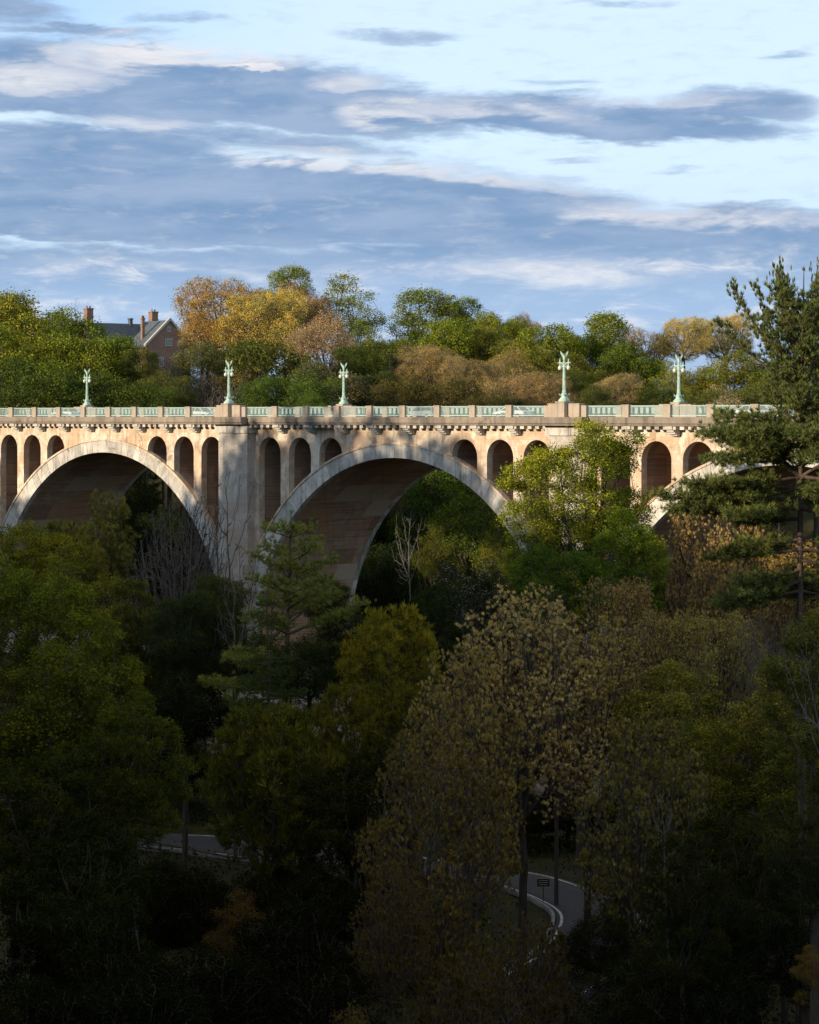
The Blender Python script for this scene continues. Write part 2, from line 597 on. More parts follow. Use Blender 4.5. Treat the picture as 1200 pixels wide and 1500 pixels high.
ax = np.concatenate([[-6000, -3000, -1500, -900, -600, -420], np.arange(-320, 321, 5.0), [420, 600, 900, 1500, 3000, 6000]])
ay = np.concatenate([[-4000, -2000, -1000, -600, -400], np.arange(-260, 621, 5.0), [700, 850, 1100, 1600, 2600, 5000, 9000]])
GX, GY = np.meshgrid(ax, ay)
GV = np.stack([GX.ravel(), GY.ravel(), ground_z(GX, GY).ravel()], 1)
nx, ny = len(ax), len(ay)
ii = (np.arange(ny - 1)[:, None] * nx + np.arange(nx - 1)[None, :]).ravel()
GF = np.stack([ii, ii + 1, ii + nx + 1, ii + nx], 1)
m, t, out = new_mat('forest_floor')
oc = t.node('ShaderNodeTexCoord').outputs['Object']
c = t.mix(t.ss(t.noise(oc, .4, 6, .6), .4, .65), (.030, .034, .012), (.055, .042, .025))
c = t.mix(t.ss(t.noise(oc, 3.0, 5, .6), .45, .7), c, (.02, .028, .01))
principled(t, out, c, .95, .1, bump=t.noise(oc, 4, 5, .6), bump_s=.8, bump_d=.2)
tag(link('ground', np_mesh('ground', GV, GF, m, True)), 'dark leaf covered valley floor and slopes', 'ground', kind='structure')


def strip(name, pts, width, lift, mat, kind='structure', label=None, cat=None, thick=0.0, off=0.0):
    """a ribbon laid on the ground along a polyline"""
    P = [Vector(p) for p in pts]
    fine = []
    for i in range(len(P) - 1):
        for k in range(8):
            q = k / 8
            p0 = P[max(i - 1, 0)]; p1 = P[i]; p2 = P[i + 1]; p3 = P[min(i + 2, len(P) - 1)]
            fine.append(.5 * ((2 * p1) + (p2 - p0) * q + (2 * p0 - 5 * p1 + 4 * p2 - p3) * q * q + (3 * p1 - p0 - 3 * p2 + p3) * q ** 3))
    fine.append(P[-1])
    V = []; F = []
    NW = 5
    for i, p in enumerate(fine):
        d = (fine[min(i + 1, len(fine) - 1)] - fine[max(i - 1, 0)]).normalized()
        nrm = Vector((-d.y, d.x))
        zc = gz(p.x, p.y)
        for j in range(NW):
            q = p + nrm * (off + (j / (NW - 1) - .5) * width)
            V.append((q.x, q.y, max(zc, gz(q.x, q.y)) + lift))
    n = len(fine)
    for i in range(n - 1):
        for j in range(NW - 1):
            a = i * NW + j
            F.append((a, a + 1, a + NW + 1, a + NW))
    if thick:
        b = len(V)
        for i in range(n):
            for j in (0, NW - 1):
                v = V[i * NW + j]
                V.append((v[0], v[1], v[2] - thick))
        for i in range(n - 1):
            a = i * NW; e = b + 2 * i
            F.append((a, a + NW, e + 2, e))
            F.append((a + NW - 1, e + 1, e + 3, a + 2 * NW - 1))
    o = link(name, np_mesh(name, V, F, mat))
    tag(o, label, cat, kind=kind)
    return o


ROAD = [(-75, 236), (-45, 224), (-26, 214), (-12, 208), (1, 202), (11, 192), (15, 182), (13, 168), (7, 152), (0, 120), (-8, 60), (-12, 0)]
road = strip('road', ROAD, 7.0, .30, M['asphalt'], label='parkway road curving through the dark valley', cat='road', thick=.4)
strip('road_edge_line', ROAD, .22, .304, M['line'], off=3.1, label='white painted line along one road edge', cat='road marking')
strip('road_edge_line', ROAD, .22, .304, M['line'], off=-3.1, label='white painted line along the other road edge', cat='road marking')
strip('kerb', ROAD, .28, .42, M['kerb'], off=-3.75, thick=.4, label='pale kerb edging the curving parkway', cat='kerb')
strip('path', [(18, 172), (22, 181), (28, 192), (34, 203), (41, 216), (52, 240), (60, 262)], .7, .35, M['kerb'], thick=.4, label='narrow pale path climbing on the right under the trees', cat='path')
m, t, out = new_mat('creek_water')
principled(t, out, (.05, .06, .06), .12, .5, bump=t.noise(t.node('ShaderNodeTexCoord').outputs['Object'], 1.5, 4), bump_s=.15)
strip('creek', [(-85, 368), (-60, 352), (-44, 345), (-28, 330), (-18, 300), (-20, 262), (-30, 235)], 8.0, .16, m, label='shallow creek glimpsed between dark trunks', cat='creek')

# ------------------------------------------------------------------ the bridge
TH = math.radians(45.358)
ZD = CAMZ
S0, PITCH, R_IN = -2.133, 51.03, 22.86
ZC = ZD - 4.479 - R_IN                 # springing level
W_FAR = 16.05
W_IN = W_FAR - 1.52                    # plane of the far ring
BAY = PITCH / 10
bridge = empty('arch_bridge', (0, 242.785, 0), -TH, 'long pale stone and concrete bridge of tall semicircular arches across the wooded valley', 'bridge')


def bpt(s, w, z):
    """bridge local point to world"""
    c, sn = math.cos(TH), math.sin(TH)
    return Vector((s * c + w * sn, 242.785 - s * sn + w * c, z))


def r_ext(phi):
    return 24.31 + 1.8 * (1 - math.cos(phi))


_ph = np.linspace(0, PI / 2, 400)
_ex = np.array([r_ext(p) * math.sin(p) for p in _ph]); _ez = np.array([r_ext(p) * math.cos(p) for p in _ph])


def ext_z(ds):
    return ZC + float(np.interp(abs(ds), _ex, _ez))


OPEN = [20.368, 15.282, 10.219]
Z_OT = ZD - 2.42
Z_WT = ZD - 1.0


def spandrel(mb, cs, hw, rise_top, w0, w1, edge=22.98):
    """wall between extrados and cornice, with the arched openings left out"""
    opens = sorted([cs - o for o in OPEN] + [cs + o for o in OPEN])
    segs = []
    x = cs - edge

    def solid(a, b):
        n = max(1, int((b - a) / .5))
        for i in range(n):
            p = a + (b - a) * i / n; q = a + (b - a) * (i + 1) / n
            segs.append((p, ext_z(p - cs) - .25, q, ext_z(q - cs) - .25))
    for oc_ in opens:
        solid(x, oc_ - hw)
        K = 20
        for i in range(K):
            a0 = PI - PI * i / K; a1 = PI - PI * (i + 1) / K
            zs = rise_top - hw
            segs.append((oc_ + hw * math.cos(a0), max(zs + hw * math.sin(a0), ext_z(oc_ + hw * math.cos(a0) - cs) - .25),
                         oc_ + hw * math.cos(a1), max(zs + hw * math.sin(a1), ext_z(oc_ + hw * math.cos(a1) - cs) - .25)))
        x = oc_ + hw
    solid(x, cs + edge)
    prev = None
    for (a, la, b, lb) in segs:
        mb.add([(a, w0, la), (b, w0, lb), (b, w0, Z_WT), (a, w0, Z_WT), (a, w1, la), (b, w1, lb), (b, w1, Z_WT), (a, w1, Z_WT)],
               [(0, 1, 2, 3), (5, 4, 7, 6), (0, 4, 5, 1)])
        if prev is not None and abs(prev - la) > .01:
            mb.add([(a, w0, la), (a, w0, prev), (a, w1, prev), (a, w1, la)], [(0, 1, 2, 3) if prev > la else (3, 2, 1, 0)])
        prev = lb


rng = random.Random(5)
for k in (-2, -1, 0, 1, 2):
    cs = S0 + k * PITCH
    N = 62
    for side in (0, 1):
        ring = MB()
        wa, wb = ((-.18, .5) if side == 0 else (W_IN - .5, W_IN + .18))
        for i in range(N):
            p0 = -PI / 2 + PI * i / N + .0006; p1 = -PI / 2 + PI * (i + 1) / N - .0006
            j = rng.uniform(-.012, .012)
            a = rng.random()
            pr = [(cs + R_IN * math.sin(p0), ZC + R_IN * math.cos(p0)), (cs + R_IN * math.sin(p1), ZC + R_IN * math.cos(p1)),
                  (cs + (r_ext(p1)) * math.sin(p1), ZC + r_ext(p1) * math.cos(p1)), (cs + r_ext(p0) * math.sin(p0), ZC + r_ext(p0) * math.cos(p0))]
            ring.prof_w(pr, wa + j, wb, a)
        ring.build('arch_ring', M['ring'], bridge)
    # raised band along the extrados
    for side in (0, 1):
        eb = MB()
        wa, wb = ((-.30, .4) if side == 0 else (W_IN - .4, W_IN + .30))
        for i in range(N):
            p0 = -PI / 2 + PI * i / N; p1 = -PI / 2 + PI * (i + 1) / N
            q = .02; u = .2
            eb.prof_w([(cs + (r_ext(p0) - q) * math.sin(p0), ZC + (r_ext(p0) - q) * math.cos(p0)), (cs + (r_ext(p1) - q) * math.sin(p1), ZC + (r_ext(p1) - q) * math.cos(p1)),
                       (cs + (r_ext(p1) + u) * math.sin(p1), ZC + (r_ext(p1) + u) * math.cos(p1)), (cs + (r_ext(p0) + u) * math.sin(p0), ZC + (r_ext(p0) + u) * math.cos(p0))], wa, wb, .3 + .4 * rng.random())
        eb.build('extrados_band', M['spandrel'], bridge)
    bar = MB()
    NB = 96
    vs = []; fs = []
    for i in range(NB + 1):
        p = -PI / 2 + PI * i / NB
        for w_ in (.5, W_IN - .5):
            vs.append((cs + (R_IN + .03) * math.sin(p), w_, ZC + (R_IN + .03) * math.cos(p)))
            vs.append((cs + (r_ext(p) - .05) * math.sin(p), w_, ZC + (r_ext(p) - .05) * math.cos(p)))
    for i in range(NB):
        a = i * 4; b = a + 4
        fs += [(a, a + 2, b + 2, b), (a + 1, b + 1, b + 3, a + 3)]
    bar.add(vs, fs)
    bar.build('arch_barrel', M['soffit'], bridge, smooth=True)
    for wa, wb in ((0.0, .85), (W_IN - .85, W_IN)):
        sp = MB()
        spandrel(sp, cs, 1.85, Z_OT, wa, wb)
        sp.build('spandrel_wall', M['spandrel'], bridge)
    ci = MB()
    spandrel(ci, cs, 2.12, Z_OT + .1, .85, W_IN - .85)
    ci.build('cross_wall', M['inner'], bridge)

# piers
pier_s = [S0 + (k + .5) * PITCH for k in (-3, -2, -1, 0, 1, 2)]
for n_, ps in enumerate(pier_s):
    pm = MB()
    zb = min(gz(*bpt(ps, w_, 0).xy) for w_ in (-1, 7, 16)) - 1.5
    if n_ in (0, 5):
        a, b = (ps - 22, ps + 2.55) if n_ == 0 else (ps - 2.55, ps + 22)
        pm.box(a, b, -1.1, W_IN + 1.1, zb, ZD - 1.95)
    else:
        pm.box(ps - 2.55, ps - 1.62, -1.1, 3, zb, ZD - 1.95, .55)
        pm.box(ps - 1.56, ps + 2.55, -1.12, 3, zb, ZD - 1.95, .5)
        pm.box(ps - 2.50, ps + 2.50, 3, W_IN - 3, zb, ZD - 1.95)
        pm.box(ps - 2.55, ps + 2.55, W_IN - 3, W_IN + 1.1, zb, ZD - 1.95)
    pm.box(ps - 3.6, ps + 3.6, -2.0, W_IN + 2.0, zb, ZC - 2.2)
    pm.build('pier', M['pier'], bridge)
    cp = MB()
    for (w0, w1) in ((-1.38, .6), (W_IN - .6, W_IN + 1.38)):
        cp.box(ps - 2.85, ps + .55, w0, w1, ZD - 1.95, Z_WT)
        cp.box(ps + .62, ps + 2.85, w0, w1, ZD - 1.95, Z_WT)
    cp.box(ps - 2.7, ps + 2.7, .6, W_IN - .6, ZD - 1.95, Z_WT)
    cp.build('pier_cap', M['ring'], bridge)

SA, SB = pier_s[0] - 22, pier_s[-1] + 22
deck = MB()
deck.box(SA, SB, -.2, W_IN + .2, Z_WT + .003, ZD - .50)
deck.build('deck', M['paving'], bridge)
dr = MB()
dr.box(SA, SB, 1.7, W_IN - 1.7, ZD - .5, ZD - .40)
dr.build('roadway', M['asphalt'], bridge)
sw_ = MB()
for (w0, w1) in ((-1.0, 1.7), (W_IN - 1.7, W_IN + 1.0)):
    sw_.box(SA, SB, w0, w1, ZD - .497, ZD - .25)
sw_.build('sidewalk', M['paving'], bridge)
ln = MB()
ln.box(SA, SB, W_IN / 2 - .15, W_IN / 2 - .05, ZD - .398, ZD - .396)
ln.box(SA, SB, W_IN / 2 + .05, W_IN / 2 + .15, ZD - .398, ZD - .396)
ln.build('lane_marking', M['line'], bridge)
# cornice: a moulded course that breaks forward over each pier
cor = MB()


def cprof(f, far):
    pr = [(-f, ZD - .12), (-f - .04, ZD - .2), (-f - .04, ZD - .72), (-f + .05, ZD - .80), (-f + .12, ZD - .98), (-.25, ZD - .98), (-.25, ZD - .12)]
    if far:
        return [(W_IN - w_, z) for w_, z in pr][::-1]
    return pr


cuts = [SA]
for ps in pier_s: cuts += [ps - 2.95, ps + 2.95]
cuts.append(SB)
for i in range(len(cuts) - 1):
    f = 2.42 if i % 2 == 1 else 1.48
    for far in (False, True):
        cor.prof_s(cprof(f, far)[::-1] if not far else cprof(f, far)[::-1], cuts[i], cuts[i + 1], rng.random())
cor.build('cornice', M['cornice'], bridge)
# dentils
post_s = []
for ps in pier_s[:-1]:
    for n in range(1, 9):
        post_s.append(ps + (n + .5) * BAY)
for ps in pier_s[:-1]:
    for y0, y1 in ((-1.18, 0.0), (W_IN, W_IN + 1.18)):
        de = MB()
        for n in range(0, 51):
            ds = n * BAY / 5
            if 3.0 < ds < PITCH - 3.0:
                de.box(ps + ds - .26, ps + ds + .26, y0, y1, ZD - 1.32, ZD - .983, rng.random())
        de.build('dentil_course', M['ring'], bridge)
# brackets
bk = MB()
steps = [(-1.30, -.985, -1.30), (-1.05, -1.303, -1.52), (-.80, -1.523, -1.72), (-.52, -1.723, -1.92)]
prof = [(0, -.985)]
pts = [(.0, -1.95)]
pr = [(0.0, -.985), (-1.30, -.985), (-1.30, -1.30), (-1.05, -1.34), (-1.05, -1.52), (-.80, -1.56), (-.80, -1.72), (-.52, -1.76), (-.52, -1.92), (0, -1.97)]
bk.prof_s(pr, -.42, .42)
bme = bk.mesh('bracket', M['ring'])
for s in post_s:
    link('bracket', bme, bridge, (s, 0, ZD))
    link('bracket', bme, bridge, (s, W_IN, ZD), rz=PI)
# parapet posts
pp = MB()
pp.box(-.40, .40, -.24, .22, -.15, .98)
pp.box(-.45, .45, -.28, .26, .98, 1.08)
pme = pp.mesh('parapet_post', M['parapet'])
W_P = -1.30
W_PF = W_IN - W_P
for s in post_s:
    link('parapet_post', pme, bridge, (s, W_P, ZD))
    link('parapet_post', pme, bridge, (s, W_PF, ZD), rz=PI)
# railings
L = BAY - .80
r1 = MB()
r1.box(-L / 2, L / 2, -.05, .05, .92, 1.0)
r1.box(-L / 2, L / 2, -.04, .04, -.04, .06)
rme = r1.mesh('railing', M['rail'])
r2 = MB()
r2.box(-L / 2, L / 2, -.008, .008, .06, .92)
wme = r2.mesh('wire_panel', M['wire'])
r3 = MB()
for i in range(6):
    x = -L / 2 + (i + .5) * L / 6
    r3.box(x - .19, x + .19, -.03, .03, .25, .88)
    r3.box(x - .02, x + .02, -.02, .02, .06, .25)
r3.box(-L / 2, L / 2, -.03, .03, .06, .1)
bme2 = r3.mesh('baluster_panel', M['rail'])
ends = []
for ps in pier_s[:-1]:
    xs = [ps + 2.75] + [ps + (n + .5) * BAY for n in range(1, 9)] + [ps + PITCH - 2.75]
    for i in range(9):
        a = xs[i] + (.40 if i > 0 else 0); b = xs[i + 1] - (.40 if i < 8 else 0)
        ends.append(((a + b) / 2, (b - a) / L))
for c_, sc_ in ends:
    o = link('railing', rme, bridge, (c_, W_P, ZD), (sc_, 1, 1)); link('wire_panel', wme, o)
    o = link('railing', rme, bridge, (c_, W_PF, ZD), (sc_, 1, 1)); link('baluster_panel', bme2, o)
# solid parapet and lamp pedestal at every pier
bl = MB()
bl.box(-2.75, -2.05, -.20, .35, -.12, 1.02)
bl.box(-2.05, -.62, -.42, .35, -.12, 1.12); bl.box(-2.09, -.62, -.46, .39, 1.12, 1.22)
bl.box(.62, 2.05, -.42, .35, -.12, 1.12); bl.box(.62, 2.09, -.46, .39, 1.12, 1.22)
bl.box(2.05, 2.75, -.20, .35, -.12, 1.02)
blm = bl.mesh('parapet_block', M['parapet'])
pd = MB()
pd.box(-.62, .62, -1.0, .40, -.12, .05)
pd.box(-.54, .54, -.92, .40, .05, 1.28)
pd.box(-.62, .62, -1.0, .40, 1.28, 1.42)
pdm = pd.mesh('lamp_pedestal', M['parapet'])
for ps in pier_s:
    link('parapet_block', blm, bridge, (ps, W_P - .1, ZD))
    link('parapet_block', blm, bridge, (ps, W_PF + .1, ZD), rz=PI)
    link('lamp_pedestal', pdm, bridge, (ps, W_P - .1, ZD))
    link('lamp_pedestal', pdm, bridge, (ps, W_PF + .1, ZD), rz=PI)


# ------------------------------------------------------------------ eagle lamp posts
def lamp_meshes():
    b = MB()
    b.lathe([(.50, 0), (.54, .03), (.54, .14), (.46, .20), (.40, .30), (.30, .42), (.25, .52), (.24, .62)], n=16, sq=True)
    for q in range(4):
        a = q * PI / 2 + PI / 4
        ca, sa = math.cos(a), math.sin(a)
        b.tube([(.20 * ca, .20 * sa, .55), (.40 * ca, .40 * sa, .62), (.52 * ca, .52 * sa, .74), (.44 * ca, .44 * sa, .80)], [.07, .06, .05, .03], 6)
    b.lathe([(.26, .60), (.30, .68), (.30, .76), (.20, .84), (.17, .92)], n=14)
    base = b.mesh('lamp_base', M['patina'])
    c = MB()
    vs = []; fs = []
    n = 32
    zs = [.9, .96, 1.05, 1.9, 2.7, 3.35]
    rs = [.20, .21, .175, .16, .145, .135]
    for z, r in zip(zs, rs):
        for k in range(n):
            rr = r * (1 if k % 2 else .88)
            vs.append((rr * math.cos(2 * PI * k / n), rr * math.sin(2 * PI * k / n), z))
    for i in range(len(zs) - 1):
        for k in range(n):
            k2 = (k + 1) % n
            fs.append((i * n + k, i * n + k2, (i + 1) * n + k2, (i + 1) * n + k))
    c.add(vs, fs)
    c.lathe([(.15, 3.32), (.19, 3.38), (.16, 3.45), (.15, 3.62), (.22, 3.72), (.24, 3.80), (.13, 3.86), (.10, 3.95)], n=14)
    col = c.mesh('lamp_column', M['patina'])
    a = MB()
    for sg in (-1, 1):
        a.tube([(sg * .12, 0, 3.60), (sg * .32, 0, 3.78), (sg * .52, 0, 3.84), (sg * .80, 0, 3.80), (sg * .86, 0, 3.74)], [.055, .055, .05, .04, .03], 7)
        a.tube([(sg * .15, 0, 3.35), (sg * .34, 0, 3.52), (sg * .50, 0, 3.80)], [.03, .035, .03], 6)
        a.lathe([(.03, 3.80), (.06, 3.86), (.075, 3.93), (.05, 4.02), (.06, 4.08), (.025, 4.18), (.0, 4.22)], cx=sg * .56, n=10)
        a.lathe([(.05, 3.50), (.09, 3.54), (.06, 3.62), (.04, 3.84)], cx=sg * .56, n=10)
    arm = a.mesh('lamp_arm', M['patina'])
    g = MB()
    g.lathe([(.01, 3.06), (.10, 3.09), (.17, 3.17), (.20, 3.28), (.18, 3.40), (.12, 3.48), (.07, 3.52)], n=14)
    glo = g.mesh('lamp_globe', M['globe'], True)
    e = MB()
    e.lathe([(.05, 3.93), (.09, 4.0), (.12, 4.15), (.13, 4.32), (.11, 4.46), (.07, 4.55)], n=12)
    e.tube([(0, -.02, 4.50), (0, -.08, 4.60), (0, -.16, 4.63), (0, -.25, 4.60)], [.07, .065, .05, .01], 8)
    e.tube([(0, .05, 4.1), (0, .14, 3.95), (0, .2, 3.86)], [.08, .06, .03], 6)
    for sg in (-1, 1):
        # raised wing, a long curved blade with feathered edge
        outl = [(.04, 4.22), (.16, 4.34), (.30, 4.56), (.38, 4.78), (.40, 4.97), (.31, 4.90), (.20, 4.76), (.10, 4.60), (.03, 4.46)]
        vs = []
        for th_ in (-.05, .05):
            vs += [(sg * x, .03 + th_ * (1 - x), z) for x, z in outl]
        n = len(outl)
        fs = [tuple(range(n)), tuple(range(2 * n - 1, n - 1, -1))] + [((i + 1) % n, i, n + i, n + (i + 1) % n) for i in range(n)]
        e.add(vs, fs)
    eag = e.mesh('eagle', M['patina'])
    return base, col, arm, glo, eag


LB, LC, LA, LG, LE = lamp_meshes()
lamps = [(-2, 0, 'green eagle lamp post beyond the left edge, on the near parapet'), (-1, 0, 'green eagle lamp post on the near parapet above the pier between the two open arches'),
         (0, 0, 'largest green eagle lamp post, on the near parapet above the leafy maple'), (1, 0, 'green eagle lamp post on the near parapet hidden past the tall pine'),
         (-2, 1, 'smallest green eagle lamp post, far parapet, below the brick chimneys'), (-1, 1, 'green eagle lamp post on the far parapet right of the golden crowned trees'),
         (0, 1, 'green eagle lamp post on the far parapet just left of the tall pine')]
for k, far, lab in lamps:
    s = S0 + (k + .5) * PITCH
    if (k, far) in ((-2, 0), (1, 0)): continue
    w_ = (W_PF + .40) if far else (W_P - .40)
    p = bpt(s, w_, ZD + 1.42)
    r = empty('street_lamp', p, -TH + (PI if far else 0), lab, 'street lamp', 'eagle topped lamp posts along the bridge')
    link('lamp_base', LB, r); link('lamp_column', LC, r)
    ar = link('lamp_arm', LA, r)
    for sg in (-1, 1):
        link('lamp_globe', LG, ar, (sg * .56, 0, 0))
    e = link('eagle', LE, r)
    e.rotation_euler = (0, 0, math.radians(38 if not far else -142))


# ------------------------------------------------------------------ vehicles on the deck
def car_meshes(paint, wagon=False):
    b = MB()
    # side profile (x forward), lofted over the width
    lo = [(-2.2, .35), (-2.25, .6), (-2.2, .85), (-1.9, .95), (-1.2, .97), (1.0, .93), (1.6, .86), (2.1, .74), (2.25, .58), (2.22, .35)]
    n = len(lo)
    rows = []
    for w_, k in ((-.86, .97), (-.80, 1.0), (.80, 1.0), (.86, .97)):
        rows.append([(x * k, w_, .35 + (z - .35) * (k if k < 1 else 1)) for x, z in lo])
    vs = [v for r in rows for v in r]
    fs = [tuple(range(n)), tuple(range(4 * n - 1, 3 * n - 1, -1))]
    for r in range(3):
        for i in range(n):
            fs.append((r * n + (i + 1) % n, r * n + i, (r + 1) * n + i, (r + 1) * n + (i + 1) % n))
    b.add(vs, fs)
    # roof and pillars
    xr = (-1.9, .35) if wagon else (-1.1, .35)
    xb = (-2.05, 1.15) if wagon else (-1.75, 1.15)
    b.add([(xr[0], -.58, 1.40), (xr[1], -.58, 1.40), (xr[1], .58, 1.40), (xr[0], .58, 1.40), (xr[0] - .05, -.62, 1.33), (xr[1] + .08, -.62, 1.33), (xr[1] + .08, .62, 1.33), (xr[0] - .05, .62, 1.33)],
          [(0, 1, 2, 3), (0, 4, 5, 1), (1, 5, 6, 2), (2, 6, 7, 3), (3, 7, 4, 0), (7, 6, 5, 4)])
    for sg in (-1, 1):
        for (x0, x1) in ((xb[0], xr[0]), (xb[1], xr[1]), (-.35, -.35)):
            b.tube([(x0, sg * .76, .93), (x1, sg * .62, 1.35)], .045, 5)
    body = b.mesh('car_body', paint)
    g = MB()
    g.add([(xb[0], -.74, .92), (xb[1], -.74, .92), (xb[1], .74, .92), (xb[0], .74, .92), (xr[0], -.60, 1.34), (xr[1], -.60, 1.34), (xr[1], .60, 1.34), (xr[0], .60, 1.34)],
          [(0, 1, 5, 4), (1, 2, 6, 5), (2, 3, 7, 6), (3, 0, 4, 7), (4, 5, 6, 7)])
    glass = g.mesh('car_window', M['glass'])
    w = MB()
    n = 20
    for y0, y1, r in ((-.11, .11, .32),):
        vs = [(r * math.cos(2 * PI * k / n), y0, r * math.sin(2 * PI * k / n)) for k in range(n)] + [(r * math.cos(2 * PI * k / n), y1, r * math.sin(2 * PI * k / n)) for k in range(n)]
        w.add(vs, [tuple(range(n)), tuple(range(2 * n - 1, n - 1, -1))] + [((k + 1) % n, k, n + k, n + (k + 1) % n) for k in range(n)])
    wh = w.mesh('wheel', M['tyre'])
    w2 = MB()
    vs = [(.2 * math.cos(2 * PI * k / n), y, .2 * math.sin(2 * PI * k / n)) for y in (-.125, .125) for k in range(n)]
    w2.add(vs, [tuple(range(n)), tuple(range(2 * n - 1, n - 1, -1))] + [((k + 1) % n, k, n + k, n + (k + 1) % n) for k in range(n)])
    rim = w2.mesh('rim', M['rim'])
    h = MB(); h.box(2.02, 2.235, -.18, .18, .60, .74)
    hl = h.mesh('headlight', M['globe'])
    h = MB(); h.box(-2.255, -2.1, -.16, .16, .66, .82)
    tl = h.mesh('taillight', M['lamp_red'])
    return body, glass, wh, rim, hl, tl


CW = car_meshes(M['white_paint']); CG = car_meshes(M['grey_paint'], True)


def s_at(px, w_):
    u = (px - 600) / FPX
    c, sn = math.cos(TH), math.sin(TH)
    return (u * (242.785 + w_ * c) - w_ * sn) / (c + u * sn)


def car(px, w_, flip, ms, label):
    s = s_at(px, w_)
    p = bpt(s, w_, ZD - .40)
    r = empty('car', p, -TH + (PI if flip else 0), label, 'car', 'cars crossing the bridge')
    body, glass, wh, rim, hl, tl = ms
    link('car_body', body, r); link('car_window', glass, r)
    for x in (-1.38, 1.38):
        for y in (-.76, .76):
            o = link('wheel', wh, r, (x, y, .32)); link('rim', rim, o)
    for y in (-.58, .58):
        link('headlight', hl, r, (0, y, 0)); link('taillight', tl, r, (0, y, 0))


car(97, 3.3, True, CW, 'white car behind the railing under the smallest far lamp post')
car(295, 3.2, False, CW, 'white sedan behind the railing just left of the solid parapet at the left pier')
car(620, 5.4, True, CG, 'grey green wagon behind the railing over the middle of the big arch')
car(752, 3.3, True, CW, 'white car behind the railing over the right haunch of the middle arch')
car(1100, 3.3, True, CW, 'white car at the right glimpsed through the pine boughs')


def person(px, w_, facing, top, label):
    s = s_at(px, w_)
    r = empty('person', bpt(s, w_, ZD - .25), -TH + facing, label, 'person')
    vs = [(0, 0, .86), (0, 0, 1.05), (0, 0, 1.28), (0, 0, 1.40), (0, 0, 1.50),
          (-.10, 0, .80), (-.11, -.02, .45), (-.11, .03, .07), (-.11, -.12, .03),
          (.10, 0, .80), (.11, .04, .45), (.11, .10, .07), (.11, -.05, .03),
          (-.19, 0, 1.34), (-.24, .02, 1.08), (-.22, -.12, .88), (-.21, -.15, .78),
          (.19, 0, 1.34), (.25, .04, 1.08), (.24, -.04, .86), (.23, -.07, .76)]
    es = [(0, 1), (1, 2), (2, 3), (3, 4), (0, 5), (5, 6), (6, 7), (7, 8), (0, 9), (9, 10), (10, 11), (11, 12), (3, 13), (13, 14), (14, 15), (15, 16), (3, 17), (17, 18), (18, 19), (19, 20)]
    rad = [.15, .14, .16, .09, .055, .10, .06, .045, .035, .10, .06, .045, .035, .065, .05, .035, .04, .065, .05, .035, .04]
    me = bpy.data.meshes.new('body')
    me.from_pydata(vs, es, [])
    o = link('body', me, r)
    sk = o.modifiers.new('skin', 'SKIN')
    me.skin_vertices.new() if not me.skin_vertices else None
    for i, q in enumerate(rad):
        me.skin_vertices[0].data[i].radius = (q, q * .8)
    me.skin_vertices[0].data[0].use_root = True
    ss_ = o.modifiers.new('sub', 'SUBSURF'); ss_.levels = 2; ss_.render_levels = 2
    me.materials.append(top)
    h = MB()
    h.lathe([(.04, 1.44), (.055, 1.47), (.075, 1.50), (.092, 1.56), (.095, 1.62), (.075, 1.68), (.03, 1.715), (.0, 1.72)], n=14)
    h.tube([(0, -.09, 1.57), (0, -.115, 1.555), (0, -.09, 1.54)], [.012, .018, .012], 6)
    for sg in (-1, 1):
        h.tube([(sg * .09, 0, 1.60), (sg * .105, .01, 1.57), (sg * .09, 0, 1.54)], [.01, .018, .01], 6)
    h.build('head', M['skin'], r, True)
    k = MB()
    k.lathe([(.098, 1.60), (.104, 1.65), (.085, 1.71), (.035, 1.74), (.0, 1.745)], cy=.015, n=14)
    k.lathe([(.07, 1.50), (.09, 1.56), (.098, 1.60), (.09, 1.62)], cy=.03, n=12)
    k.build('hair', M['hair'], r, True)


person(25.5, -.55, PI / 2, M['red_top'], 'person with dark hair walking behind the railing at the far left')
person(487.5, -.5, -PI / 2, M['coat'], 'person in dark coat behind the railing below the middle far lamp post')


# ------------------------------------------------------------------ trees: growth
def lobe_pts(g, n, lobes, shell=.45):
    lobes = np.array(lobes, float)               # x,y,z,rx,ry,rz
    vol = lobes[:, 3] * lobes[:, 4] * lobes[:, 5]
    w = vol ** .75
    idx = g.choice(len(lobes), n, p=w / w.sum())
    d = g.normal(size=(n, 3)); d /= np.linalg.norm(d, axis=1)[:, None]
    r = shell + (1 - shell) * g.random(n) ** .6
    inner = g.random(n) < .25
    r[inner] = g.random(inner.sum()) ** (1 / 3)
    return lobes[idx, :3] + d * r[:, None] * lobes[idx, 3:]


